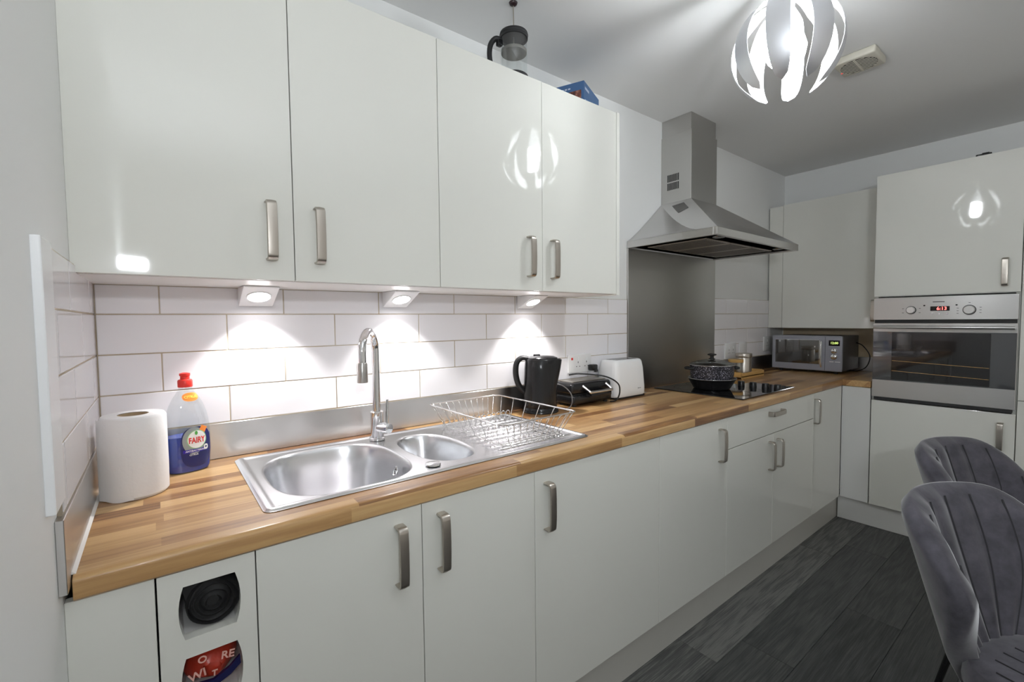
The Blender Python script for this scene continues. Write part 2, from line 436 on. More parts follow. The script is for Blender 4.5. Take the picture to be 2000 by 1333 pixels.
def add_handle(door, x, y, z, me=None, rot=0):
    h = inst('handle', me or HV, (x, y, z), door, (0, 0, rot)); h['label'] = 'satin nickel bow handle'; return h
def door_y(parent, x0, x1, z0, z1, yf, name='door', th=.02):
    return obj(name, box(BM(), x0+.001, x1-.001, yf, yf+th, z0, z1, .0012, 2), M_gloss, parent)
def door_x(parent, y0, y1, z0, z1, xf, name='door', th=.02):
    return obj(name, box(BM(), xf, xf+th, y0+.001, y1-.001, z0, z1, .0012, 2), M_gloss, parent)

# ------------------------------------------------------------------ wall cabinets over the sink
def wall_cab(x0, xm, x1, label, hx, end=False):
    t = thing('wall_cabinet', label, 'cabinet', (x0, YW, ZW0))
    obj('body', box(BM(), x0+.001, x1-.001, YW+.0215, .007, ZW0, ZW1, .001, 1), M_carc, t)
    d1 = door_y(t, x0, xm, ZW0+.001, ZW1, YW); d2 = door_y(t, xm, x1-(.019 if end else 0), ZW0+.001, ZW1, YW)
    add_handle(d1, hx[0], YW, 1.537); add_handle(d2, hx[1], YW, 1.535)
    if end: obj('end_panel', box(BM(), x1-.018, x1, YW-.001, .007, ZW0-.004, ZW1+.003, .001, 1), M_gloss, t)
    return t
wall_cab(-.009, .4092, .8287, 'glossy cream double wall cabinet beside the left wall', (.355, .468))
wall_cab(.8287, 1.2555, 1.6935, 'glossy cream double wall cabinet nearest the cooker hood', (1.190, 1.305), True)

# under-cabinet wedge lights
def wedge_light(xc, w, label):
    t = thing('cabinet_light', label, 'light', (xc, -.06, ZW0), 0, 'wedge lights under the wall cabinets')
    x0, x1 = xc-w/2, xc+w/2
    A, B_ = (-.125, ZW0-.004), (-.014, 1.361)
    b = prism(BM(), [(-.125, ZW0-.0006), A, B_, (-.006, 1.361), (-.006, ZW0-.0006)], 'x', x0, x1)
    bmesh.ops.bevel(b, geom=list(b.edges), offset=.0015, segments=1, affect='EDGES')
    obj('housing', b, M_white, t)
    mid = Vector((xc, (A[0]+B_[0])/2-.0, (A[1]+B_[1])/2)); ny, nz = (B_[1]-A[1]), -(B_[0]-A[0]); l = math.hypot(ny, nz); n = Vector((0, ny/l, nz/l))
    u = Vector((1,0,0)); v = n.cross(u)
    def disc(r0, r1, h0, h1):
        b = BM(); N = 28; R = []
        for r, h in ((r0, h0), (r0, h1), (r1, h1), (r1, h0)):
            R.append([b.verts.new(mid+n*h+(u*math.cos(a)+v*math.sin(a))*r) for a in [2*PI*k/N for k in range(N)]])
        for i in range(3):
            for j in range(N): b.faces.new((R[i][j], R[i][(j+1)%N], R[i+1][(j+1)%N], R[i+1][j]))
        return b
    obj('bezel', disc(.030, .034, -.001, .0015), M_white, t)
    b = BM(); N = 28; b.faces.new([b.verts.new(mid+n*.0008+(u*math.cos(a)+v*math.sin(a))*.030) for a in [2*PI*k/N for k in range(N)]])
    obj('lens', b, M_led, t)
    ld = bpy.data.lights.new('cabinet_spot', 'SPOT'); ld.energy = SPOT_POWER; ld.spot_size = math.radians(104); ld.spot_blend = .45; ld.shadow_soft_size = .012; ld.color = (1, .975, .965)
    lo = bpy.data.objects.new('cabinet_spot', ld); COL.objects.link(lo); lo.parent = t
    p = mid+n*.012; lo.location = WMAT[t.name].inverted() @ p; lo.rotation_euler = (math.radians(-4), 0, 0)
wedge_light(.3655, .092, 'white wedge light under the cabinet nearest the left wall')
wedge_light(.812, .090, 'white wedge light under the cabinets above the tap')
wedge_light(1.425, .078, 'white wedge light under the cabinets above the kettle')

# ------------------------------------------------------------------ base units
Z0, Z1 = .150, ZT-.042
def base(x0, x1, label, name='base_cabinet'):
    t = thing(name, label, 'cabinet', ((x0+x1)/2, YD, .15))
    return t
def body(t, x0, x1, m=None, y0=None): obj('body', box(BM(), x0+.0005, x1-.0005, y0 or YD+.0215, -.05, Z0, Z1-.002), m or M_carc, t)
G = [.0, .1065, .2600, .6150, .9755, 1.5933, 2.1000, 3.1000, XC]
tag(obj('filler_panel', box(BM(), -.0078, G[1]-.0015, YD+.002, YD+.02, .0, Z1, .001, 1), M_gloss), 'narrow cream filler panel between left wall and bottle rack', 'panel')
# open bottle rack unit
t = thing('bottle_rack', 'narrow cream rack unit with bulged openings holding bags', 'cabinet', ((G[1]+G[2])/2, YD, .15))
def barrel(cx, cz, w, h, bul):
    pts = []
    for k in range(9): a = -1+2*k/8; pts.append((cx-w/2-bul*(1-a*a), cz+a*h/2))
    for k in range(9): a = 1-2*k/8; pts.append((cx+w/2+bul*(1-a*a), cz+a*h/2))
    return pts
cxr = .1845; holes = []; hz = [.7895-.1335*k for k in range(5)]
for z in hz: holes.append(barrel(cxr, z, .080, .098, .008))
me = panel_holes([(G[1]+.0015, Z0), (G[2]-.0015, Z0), (G[2]-.0015, Z1), (G[1]+.0015, Z1)], holes, .022)
me.transform(Matrix(((1,0,0,0),(0,0,-1,YD+.011),(0,1,0,0),(0,0,0,1))))
obj('front_frame', me, M_gloss, t)
for z in hz:
    b = BM(); pl = barrel(cxr, z, .080, .098, .008); n = len(pl)
    A = [b.verts.new((x, YD+.0215, zz)) for x, zz in pl]; B_ = [b.verts.new((x, -.28, zz)) for x, zz in pl]
    for k in range(n): b.faces.new((A[k], A[(k+1)%n], B_[(k+1)%n], B_[k]))
    b.faces.new(B_)
    obj('slot', b, M_carc, t)
# roll of black bags in the top slot
def roll_bag():
    b = BM(); N = 40; cx, cz = .190, .7405+.047; R0 = .045
    prof = []
    for k, (r, y) in enumerate([(R0, -.34), (R0, -.572), (R0*.93, -.578), (R0*.86, -.572), (R0*.74, -.579), (R0*.66, -.573), (R0*.52, -.580), (R0*.45, -.574), (R0*.3, -.581), (R0*.2, -.572), (.002, -.572)]):
        prof.append([b.verts.new((cx+r*math.cos(a)*(1+.05*math.sin(3*a+k)), y, cz+r*math.sin(a)*(1+.04*math.cos(2*a+k))*1.0)) for a in [2*PI*j/N for j in range(N)]])
    for i in range(len(prof)-1):
        for j in range(N): b.faces.new((prof[i][j], prof[i][(j+1)%N], prof[i+1][(j+1)%N], prof[i+1][j]))
    b.faces.new(prof[0]); b.faces.new(prof[-1])
    # loose black sheet draped from the roof of the slot on the left
    pts = bez((.140, 0, .836), (.150, 0, .80), (.150, 0, .775), (.166, 0, .757), 8)
    q = [(p[0], p[2]) for p in pts]+[(.18, .757), (.205, .836)]
    prism(b, q, 'y', -.574, -.36)
    return b
tag(obj('bin_bag_roll', roll_bag(), M_blackm, smooth=math.radians(50)), 'roll of black bin bags in the top slot of bottle rack', 'bag roll')
# red crisp bag in the second slot
t = thing('snack_bag', 'crumpled red and blue foil bag in second slot of bottle rack', 'bag', (cxr, -.45, hz[1]-.049))
def pillow(cx, cz, w, h, y0, y1, seed, N=26, amp=.06):
    b = BM(); rnd = random.Random(seed); R = []
    ph = [rnd.uniform(0, 6) for _ in range(6)]
    for k in range(12):
        s = k/11; y = y0+(y1-y0)*s; f = math.sin(min(1, s*1.6+.35)*PI/2) if s < .5 else 1
        f = (1-(1-min(1, (s+.06)*3))**2)
        R.append([b.verts.new((cx+w/2*f*math.copysign(abs(math.cos(a))**.8, math.cos(a))*(1+amp*math.sin(3*a+ph[0]+s*4)), y+.006*math.sin(4*a+ph[1]), cz+h/2*f*math.copysign(abs(math.sin(a))**.8, math.sin(a))*(1+amp*math.sin(4*a+ph[2]+s*5)))) for a in [2*PI*j/N for j in range(N)]])
    for i in range(11):
        for j in range(N): b.faces.new((R[i][j], R[i][(j+1)%N], R[i+1][(j+1)%N], R[i+1][j]))
    b.faces.new(R[0]); b.faces.new(R[-1]); return b
o_ = obj('bag_body', pillow(cxr-.001, hz[1]+.007, .092, .084, -.583, -.33, 3), M_bagred, t, smooth=PI)
b = BM()
pts = [(cxr-.046, hz[1]-.0485), (cxr-.030, hz[1]-.010), (cxr, hz[1]-.014), (cxr+.026, hz[1]-.002), (cxr+.044, hz[1]+.014), (cxr+.045, hz[1]-.002), (cxr+.028, hz[1]-.016), (cxr+.005, hz[1]-.026), (cxr-.015, hz[1]-.0300)]
prism(b, pts, 'y', -.5875, -.5805)
obj('blue_band', b, M_bagblue, t)
for s, dx, dz, sz, an in [('O', -.016, .034, .018, .25), ('RE', .024, .026, .020, .15), ('WI', -.024, .008, .021, -.15), ('T', .002, .000, .015, .1)]:
    me = text_mesh(s, sz, .0006, .0004)
    me.transform(Matrix.Translation((cxr+dx, -.5895, hz[1]+dz)) @ Matrix.Rotation(an, 4, 'Y') @ Matrix.Rotation(PI/2, 4, 'X'))
    obj('lettering', me, mat('pink_print', (.75,.42,.36), .4), t)
# sink cabinet
t = base(G[2], G[4], 'glossy cream double base cabinet below the sink'); body(t, G[2], G[4], y0=YD+.0215)
t.children[0].data.clear_geometry(); bpy.data.objects.remove(t.children[0])
obj('body', box(box(box(BM(), G[2]+.001, G[2]+.018, YD+.0215, -.03, Z0, Z1-.002), G[4]-.018, G[4]-.001, YD+.0215, -.03, Z0, Z1-.002), G[2]+.018, G[4]-.018, YD+.0215, -.03, Z0, Z0+.018), M_carc, t)
d = door_y(t, G[2], G[3], Z0, Z1, YD); add_handle(d, .555, YD, .763)
d = door_y(t, G[3], G[4], Z0, Z1, YD); add_handle(d, .666, YD, .763)
t = base(G[4], G[5], 'wide single glossy cream base cabinet right of the sink, handle at left'); body(t, G[4], G[5])
d = door_y(t, G[4], G[5], Z0, Z1, YD); add_handle(d, 1.022, YD, .758)
t = base(G[5], G[6], 'single glossy cream base cabinet below the toaster, handle at right'); body(t, G[5], G[6])
d = door_y(t, G[5], G[6], Z0, Z1, YD); add_handle(d, 2.034, YD, .758)
t = base(G[6], G[7], 'glossy cream base cabinet below the hob with drawer and two doors'); body(t, G[6], G[7])
d = door_y(t, G[6], G[7], .7255, Z1, YD, 'drawer'); add_handle(d, 2.582, YD, .829, HH)
d = door_y(t, G[6], 2.570, Z0, .7215, YD); add_handle(d, 2.525, YD, .617)
d = door_y(t, 2.570, G[7], Z0, .7215, YD); add_handle(d, 2.618, YD, .617)
t = base(G[7], G[8], 'narrow glossy cream corner base cabinet at the end of the run'); body(t, G[7], G[8])
d = door_y(t, G[7], G[8]-.002, Z0, Z1, YD); add_handle(d, 3.115, YD, .763)
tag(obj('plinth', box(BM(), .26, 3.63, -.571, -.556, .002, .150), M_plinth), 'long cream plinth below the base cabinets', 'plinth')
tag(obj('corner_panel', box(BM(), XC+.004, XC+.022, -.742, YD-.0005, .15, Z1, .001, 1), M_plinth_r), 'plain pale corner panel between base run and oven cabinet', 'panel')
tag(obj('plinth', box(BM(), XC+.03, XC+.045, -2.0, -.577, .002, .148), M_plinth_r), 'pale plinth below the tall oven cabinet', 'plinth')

# ------------------------------------------------------------------ tall oven housing, oven, fridge housing
yo0, yo1 = -1.345, -.747
t = thing('tall_cabinet', 'tall glossy cream cabinet housing the oven', 'cabinet', (XC, (yo0+yo1)/2, .15))
obj('side_panel', box(BM(), XC+.0215, L-.002, yo1-.018, yo1, .15, 2.146), M_gloss, t); obj('side_panel', box(BM(), XC+.0215, L-.002, yo0, yo0+.018, .15, 2.146), M_gloss, t)
obj('upper_box', box(BM(), XC+.0215, L-.002, yo0+.018, yo1-.018, 1.425, 2.146), M_carc, t); obj('lower_box', box(BM(), XC+.0215, L-.002, yo0+.018, yo1-.018, .15, .800), M_carc, t)
d = door_x(t, yo0, yo1, 1.4285, 2.146, XC); add_handle(d, XC, -1.288, 1.531, HV, -PI/2)
d = door_x(t, yo0, yo1, .150, .800, XC); add_handle(d, XC, -1.292, .680, HV, -PI/2)
t = thing('oven', 'stainless steel built-in oven with red clock digits', 'oven', (XC, (yo0+yo1)/2, .81))
OX = XC-.012
obj('cavity', box(BM(), XC+.022, L-.08, yo0+.02, yo1-.02, .806, 1.42), M_blackm, t)
cp = obj('control_panel', box(BM(), OX, XC+.022, yo0+.004, yo1-.004, 1.288, 1.418, .0015, 1), M_steel_y, t)
def knob_x(y, z, r, parent):
    b = BM(); N = 28; R = []
    for rr, xx in ((r, OX), (r, OX-.012), (r*.92, OX-.017), (r*.86, OX-.018)):
        R.append([b.verts.new((xx, y+rr*math.cos(a), z+rr*math.sin(a))) for a in [2*PI*k/N for k in range(N)]])
    for i in range(3):
        for j in range(N): b.faces.new((R[i][j], R[i][(j+1)%N], R[i+1][(j+1)%N], R[i+1][j]))
    b.faces.new(R[-1]); box(b, OX-.0195, OX-.017, y-.0015, y+.0015, z, z+r*.8)
    obj('knob', b, mat('knob_steel', (.75,.75,.74), .22, 1), parent, smooth=SM)
    obj('knob_collar', tube(BM(), [(OX, y, z), (OX-.003, y, z)], r+.003, 28), M_rub, parent)
knob_x(-.924, 1.343, .020, t); knob_x(-1.163, 1.340, .0235, t)
ds = obj('display', box(BM(), OX-.0012, OX, -1.086, -1.007, 1.337, 1.362), M_disp, t)
def text_x(s, y, z, size, m, parent, x, name='lettering', bold=0):
    me = text_mesh(s, size, .0003, bold)
    me.transform(Matrix(((0,0,-1,x),(-1,0,0,y),(0,1,0,z),(0,0,0,1))))
    return obj(name, me, m, parent)
text_x('6:13', -1.054, 1.349, .025, M_digit, ds, OX-.0016, 'digits', .0002)
for y in (-1.015, -1.045, -1.076):
    b = BM(); N = 16
    for k in (0,): 
        A = [b.verts.new((OX, y+.0055*math.cos(a), 1.321+.0055*math.sin(a))) for a in [2*PI*j/N for j in range(N)]]
        B_ = [b.verts.new((OX-.004, y+.0045*math.cos(a), 1.321+.0045*math.sin(a))) for a in [2*PI*j/N for j in range(N)]]
        for j in range(N): b.faces.new((A[j], A[(j+1)%N], B_[(j+1)%N], B_[j]))
        b.faces.new(B_)
    obj('button', b, M_chrome, t)
for y in (-.981, -1.113): obj('indicator', box(BM(), OX-.0015, OX, y-.004, y+.004, 1.364, 1.371, .001, 1), M_black, t)
obj('printed_mark', box(BM(), OX-.0006, OX, -1.065, -1.016, 1.385, 1.389), M_rub, t)
for (y, z) in [(-.888,1.352),(-.888,1.328),(-.962,1.352),(-.962,1.328),(-1.118,1.350),(-1.118,1.336),(-1.118,1.322),(-1.205,1.352),(-1.205,1.338),(-1.205,1.324),(-1.163,1.378)]:
    obj('printed_mark', box(BM(), OX-.0006, OX, y-.004, y+.004, z-.0012, z+.0012), M_rub, t)
dr = obj('door', box(BM(), OX, XC+.02, yo0+.004, yo1-.004, .824, 1.268, .002, 1), M_steel_y, t)
obj('glass', box(BM(), OX-.0025, OX-.0002, yo0+.006, yo1-.006, .928, 1.218, .0008, 1), M_ovenglass, dr)
b = BM(); box(b, OX-.0031, OX-.0026, -1.248, -.842, .934, 1.214)
obj('viewing_window', b, M_glassblk, dr)
for z0 in (1.035, .975):
    obj('shelf_wire', tube(BM(), [(OX-.0033, -.845, z0+.012), (OX-.0033, -1.245, z0-.004)], .0012, 6), M_bamboo, dr)
b = tube(BM(), [(OX-.032, yo1-.012, 1.2445), (OX-.032, yo0+.012, 1.2445)], .0085, 14)
for y in (yo1-.025, yo0+.025): tube(b, [(OX, y, 1.2445), (OX-.032, y, 1.2445)], .007, 10)
obj('handle', b, M_steel_y, dr, smooth=SM)
obj('vent_gap', box(BM(), OX+.004, XC+.02, yo0+.01, yo1-.01, 1.268, 1.288), M_gap, t)
obj('base_strip', box(BM(), OX+.004, XC+.02, yo0+.014, yo1-.014, .806, .824), M_gap, t)
t = thing('fridge_cabinet', 'tall glossy cream cabinet with split doors right of the oven', 'cabinet', (XC, -1.65, .15))
obj('body', box(BM(), XC+.0215, L-.002, -1.95, yo0-.001, .15, 2.146), M_gloss, t)
door_x(t, -1.949, yo0-.002, .8755, 2.146, XC-.002); door_x(t, -1.949, yo0-.002, .15, .8715, XC-.002)
for (y, s, lab) in [(-1.19, .026, 'small black object lying on top of the oven cabinet')]:
    b = box(BM(), XC+.03, XC+.075, y-.03, y+.03, 2.146, 2.162, .003, 2); box(b, XC+.04, XC+.06, y-.02, y+.008, 2.162, 2.168, .002, 1)
    tag(obj('black_case', b, M_black), lab, 'case')
# right-hand wall cabinet
t = thing('wall_cabinet', 'glossy cream wall cabinet above the microwave', 'cabinet', (3.9, -.37, 1.228))
obj('body', box(BM(), 3.9225, L-.002, -.744, -.001, 1.228, 2.156, .001, 1), M_carc, t)
obj('filler', box(BM(), 3.903, 3.9215, -.098, -.001, 1.228, 2.150, .001, 1), M_gloss, t)
d = door_x(t, -.744, -.0995, 1.228, 2.156, 3.90); add_handle(d, 3.90, -.666, 1.347, HV, -PI/2)

# ------------------------------------------------------------------ cooker hood and splashback
struct('trim_8', box(BM(), 2.165, 3.085, -.004, .0075, ZT+.001, 1.694, .0008, 1), M_steel_z, 'tall brushed steel splashback panel behind the hob')
t = thing('cooker_hood', 'stainless steel chimney cooker hood', 'cooker hood', (2.625, -.25, 1.695))
hx0, hx1, hy, hz0, hz1, hz2 = 2.165, 3.088, -.502, 1.695, 1.731, 1.974
cx0, cx1, cy = 2.482, 2.755, -.183
obj('chimney', box(BM(), cx0, cx1, cy, .007, hz2-.004, 2.352, .001, 1), M_steel_z, t)
obj('upper_chimney', box(BM(), cx0+.006, cx1-.006, cy+.006, .007, 2.35, CEIL-.0005), M_steel_z, t)
vg = BM()
for r_ in range(2):
    for k in range(8): box(vg, cx0-.0012, cx0+.001, -.035-.0095*k-.0055, -.035-.0095*k, 2.045+.047*r_, 2.085+.047*r_)
obj('vent_slots', vg, M_gap, t)
def canopy():
    b = BM(); n = 12
    def V(p): return b.verts.new(p)
    def sag(s): return 1-(1-s)**2.1
    for side in (0, 1):
        Xc = cx0 if side == 0 else cx1; Xh = hx0 if side == 0 else hx1
        Pp = Vector((Xc, .005, hz2)); Q = Vector((Xc, cy, hz2)); Rr = Vector((Xh, hy, hz1)); S = Vector((Xh, .005, hz1))
        crease = []; wall = []; edge = []
        for k in range(n+1):
            s = k/n
            c = Pp.lerp(Rr, s); c.z = hz2+(hz1-hz2)*sag(s); crease.append(c)
            wl = Pp.lerp(S, s); wl.z = hz2+(hz1-hz2)*(1-(1-s)**1.15); wall.append(wl)
            edge.append(Q.lerp(Rr, s))
        g = [[V(wall[k].lerp(crease[k], j/6)) for j in range(7)] for k in range(n+1)]
        for k in range(n):
            for j in range(6): b.faces.new((g[k][j], g[k+1][j], g[k+1][j+1], g[k][j+1]))
        h = [[V(crease[k].lerp(edge[k], j/3)) for j in range(4)] for k in range(n+1)]
        for k in range(n):
            for j in range(3): b.faces.new((h[k][j], h[k+1][j], h[k+1][j+1], h[k][j+1]))
    # front
    g = []
    for k in range(n+1):
        s = k/n; a = Vector((cx0, cy, hz2)).lerp(Vector((hx0, hy, hz1)), s); c = Vector((cx1, cy, hz2)).lerp(Vector((hx1, hy, hz1)), s)
        row = []
        for j in range(9):
            p = a.lerp(c, j/8); w = 1-(2*j/8-1)**4
            p.z += (hz2+(hz1-hz2)*(1-(1-s)**1.8)-(hz2+(hz1-hz2)*s))*w; row.append(V(p))
        g.append(row)
    for k in range(n):
        for j in range(8): b.faces.new((g[k][j], g[k+1][j], g[k+1][j+1], g[k][j+1]))
    bmesh.ops.remove_doubles(b, verts=b.verts, dist=.0003)
    return b
obj('canopy', canopy(), M_steel_x, t, smooth=math.radians(28))
b = BM()
box(b, hx0, hx1, hy, hy+.018, hz0, hz1, .001, 1); box(b, hx0, hx0+.018, hy+.018, .004, hz0, hz1, .001, 1); box(b, hx1-.018, hx1, hy+.018, .004, hz0, hz1, .001, 1)
obj('rim', b, M_steel_x, t)
obj('underside', box(BM(), hx0+.018, hx1-.018, hy+.018, .004, hz0+.008, hz0+.014), M_steel_z, t)
for k in range(3):
    xa = 2.26+k*.245
    b = BM(); box(b, xa, xa+.235, -.40, -.06, hz0+.003, hz0+.0085, .002, 1)
    f = obj('filter', b, M_nickel, t)
    b = BM()
    for q in range(9): box(b, xa+.02+q*.023, xa+.032+q*.023, -.385, -.075, hz0+.0015, hz0+.0032)
    obj('filter_mesh', b, mat('filter_mesh_metal', (.20,.185,.17), .5, .7), f)
for xa in (2.25, 2.92):
    obj('hood_lamp', lathe(BM(), [(.028, hz0+.004), (.030, hz0+.008)], xa+.04, -.445, 20), M_lidglass, t)
def facet(s_, j_):
    Pp = Vector((cx0, .005, hz2)); Q = Vector((cx0, cy, hz2)); Rr = Vector((hx0, hy, hz1))
    c = Pp.lerp(Rr, s_); c.z = hz2+(hz1-hz2)*(1-(1-s_)**2.1)
    return c.lerp(Q.lerp(Rr, s_), j_)+Vector((-.0025, 0, -.0008))
b = BM(); g = [[b.verts.new(facet(.06+.16*i/4, .3+.42*j/3)) for j in range(4)] for i in range(5)]
for i in range(4):
    for j in range(3): b.faces.new((g[i][j], g[i+1][j], g[i+1][j+1], g[i][j+1]))
obj('control_window', b, mat('smoked_window', (.16,.155,.15), .3, .6), t)

# ------------------------------------------------------------------ ceiling vent
t = thing('ceiling_vent', 'square cream extractor vent with round grille on the ceiling', 'vent', (2.607, -.905, CEIL))
a = .078
b = BM(); box(b, 2.607-a, 2.607+a, -.905-a, -.905+a, CEIL-.032, CEIL-.0005, .008, 3)
obj('cover', b, M_vent, t, smooth=SM)
b = lathe(BM(), [(.001, CEIL-.0325), (.066, CEIL-.0325), (.066, CEIL-.0332), (.001, CEIL-.0332)], 2.607, -.905, 32, cap=False)
obj('opening', b, mat('vent_dark', (.05,.04,.03), .8), t)
for k in range(9):
    x = -.056+k*.014; h = math.sqrt(max(0, .065**2-x*x))
    obj('grille_bar', box(BM(), 2.607+x-.0024, 2.607+x+.0024, -.905-h, -.905+h, CEIL-.0346, CEIL-.0334), M_vent, t)
obj('centre_bar', box(BM(), 2.607-.066, 2.607+.066, -.905-.004, -.905+.004, CEIL-.036, CEIL-.0334), M_vent, t)
obj('power_light', lathe(BM(), [(.003, CEIL-.0345), (.004, CEIL-.032)], 2.607+.02, -.905+.069, 10), mat('red_neon', (.8,.1,.08), .4, emit=(1,.1,.08), es=.5), t)

# ------------------------------------------------------------------ pendant lamp
LP = Vector((1.742, -.948, 2.166)); LR = .158
t = thing('pendant_lamp', 'round pendant lamp of curved brushed aluminium petals', 'lamp', LP)
obj('ceiling_rose', lathe(BM(), [(.05, CEIL-.03), (.055, CEIL-.022), (.055, CEIL-.001)], LP.x, LP.y, 28), M_al, t, smooth=SM)
obj('cord', tube(BM(), [(LP.x, LP.y, CEIL-.03), (LP.x, LP.y, LP.z+LR*.9)], .003, 8), M_white, t)
obj('lamp_holder', lathe(BM(), [(.018, LP.z+.055), (.020, LP.z+.10), (.024, LP.z+LR-.006), (.03, LP.z+LR+.004), (.02, LP.z+LR+.014)], LP.x, LP.y, 20), M_al, t, smooth=SM)
b = lathe(BM(), [(.004, LP.z-.064), (.036, LP.z-.050), (.053, LP.z-.028), (.058, LP.z), (.050, LP.z+.028), (.034, LP.z+.046), (.016, LP.z+.058)], LP.x, LP.y, 20)
obj('bulb', b, M_bulb, t, smooth=PI)
for i in range(8):
    b = BM(); n, m = 18, 6; th0, th1 = math.radians(8), math.radians(146)
    # azimuth measured so that one gap faces the camera's right
    base_az = math.radians(229+9)+i*PI/4
    grid = []
    for lay, rr in ((0, LR), (1, LR-.0015)):
        g = []
        for k in range(n+1):
            s = k/n; th = th0+(th1-th0)*s
            q = abs(2*(.08+.92*s)-1); wpsi = math.radians(11.8)*max(0, 1-q**3.0)**.5
            if s < .3: wpsi = max(wpsi, math.radians(7))
            tw = math.radians(6)*(s-.5)
            row = []
            for j in range(m+1):
                ph = base_az+tw+wpsi*(2*j/m-1)/max(.62, math.sin(th))
                row.append(b.verts.new((LP.x+rr*math.sin(th)*math.cos(ph), LP.y+rr*math.sin(th)*math.sin(ph), LP.z+rr*math.cos(th))))
            g.append(row)
        grid.append(g)
    for lay, g in enumerate(grid):
        for k in range(n):
            for j in range(m):
                f = b.faces.new((g[k][j], g[k+1][j], g[k+1][j+1], g[k][j+1])); f.material_index = lay
    for k in range(n):
        for j in (0, m): b.faces.new((grid[0][k][j], grid[0][k+1][j], grid[1][k+1][j], grid[1][k][j]))
    for j in range(m):
        for k in (0, n): b.faces.new((grid[0][k][j], grid[0][k][j+1], grid[1][k][j+1], grid[1][k][j]))
    obj('petal', b, [M_al, M_lampwhite], t, smooth=math.radians(40))

# ------------------------------------------------------------------ added fill light in place of a camera flash, behind the viewpoint
t = thing('added_fill_light', 'added half round fill light standing in for a camera flash', 'fill light', (-.008, -2.10, 1.60))
def half_round(rx, ry, z0, z1, n=24, x0=-.0055):
    b = BM(); A, B_ = [], []
    for k in range(n+1):
        a = PI*k/n; A.append(b.verts.new((x0+rx*math.sin(a), -2.10+ry*math.cos(a), z0))); B_.append(b.verts.new((x0+rx*math.sin(a), -2.10+ry*math.cos(a), z1)))
    for k in range(n): b.faces.new((A[k], A[k+1], B_[k+1], B_[k]))
    b.faces.new(A); b.faces.new(B_); b.faces.new((A[0], A[n], B_[n], B_[0]))
    return b
obj('back_plate', box(BM(), -.0078, -.0056, -2.24, -1.96, 1.570, 1.645), M_white, t)
obj('light_baffle', half_round(.121, .136, 1.572, 1.580), M_white, t)  # lip shaped to hold the added fill off the base doors
obj('fill_band', half_round(.100, .115, 1.5802, 1.634), mat('fill_band_glow', (.9,.9,.9), .4, emit=(.90,.95,1), es=300), t)  # invented emitter, brightens wall doors and tiles directly
b = BM(); b.faces.new([b.verts.new((-.004+.085*math.sin(PI*k/20), -2.10+.10*math.cos(PI*k/20), 1.6345)) for k in range(21)])
obj('upward_fill', b, mat('upward_fill_glow', (1,1,1), .5, emit=(.90,.95,1), es=FILL_LIGHT), t)  # invented emitter, brightens the ceiling at the left

# ------------------------------------------------------------------ sink
t = thing('sink', 'stainless steel one and a half bowl sink with ribbed drainer', 'sink', (.78, -.29, ZT))
def sd_super(x, y, cx, cy, hx, hy, p):   # <1 inside
    return (abs((x-cx)/hx)**p+abs((y-cy)/hy)**p)**(1/p)
def sstep(a, b_, x):
    x = max(0, min(1, (x-a)/(b_-a))); return x*x*(3-2*x)
SX0, SX1, SY0, SY1 = .288, 1.285, -.530, -.050
def sink_z(x, y):
    # main bowl (right side bulges), half bowl, drainer
    c1 = .508+.012*sstep(-.15, -.40, y); e1 = sd_super(x, y, .508, -.298, .172, .205, 3.0)
    e2 = sd_super(x, y, .808, -.298, .088, .163, 2.5)
    z = ZT+.006
    edge = min(x-SX0, SX1-x, y-SY0, SY1-y)
    z -= .0045*sstep(.010, .0, edge)
    z -= .0035*sstep(.016, .026, edge)
    z -= .165*sstep(1.03, .80, e1)+.010*sstep(.8, 0, e1)
    z -= .125*sstep(1.05, .74, e2)
    # raised ridge near the tap between the bowls
    if x > .915:
        w = sstep(.915, .95, x)*sstep(1.262, 1.235, x)*sstep(-.505, -.48, y)*sstep(-.075, -.10, y)
        z -= .003*w
        z += .0042*w*max(0, math.cos((y+.29)/.043*2*PI))**1.0
    return z
def sink_mesh():
    b = BM(); nx, ny = 330, 160; rc = .022
    xs = [SX0+(SX1-SX0)*i/nx for i in range(nx+1)]; ys = [SY0+(SY1-SY0)*j/ny for j in range(ny+1)]
    V = []
    for i, x in enumerate(xs):
        row = []
        for j, y in enumerate(ys):
            X, Y = x, y
            # rounded corners: pull corner points onto the arc
            dx = (SX0+rc-x) if x < SX0+rc else ((x-(SX1-rc)) if x > SX1-rc else 0); dy = (SY0+rc-y) if y < SY0+rc else ((y-(SY1-rc)) if y > SY1-rc else 0)
            if dx > 0 and dy > 0:
                m = max(dx, dy); l = math.hypot(dx, dy); k = m/l
                X = (SX0+rc-dx*k) if x < SX0+rc else (SX1-rc+dx*k); Y = (SY0+rc-dy*k) if y < SY0+rc else (SY1-rc+dy*k)
            row.append(b.verts.new((X, Y, sink_z(x, y))))
        V.append(row)
    for i in range(nx):
        for j in range(ny): b.faces.new((V[i][j], V[i+1][j], V[i+1][j+1], V[i][j+1]))
    return b
obj('basin', sink_mesh(), M_sink, t, smooth=PI)
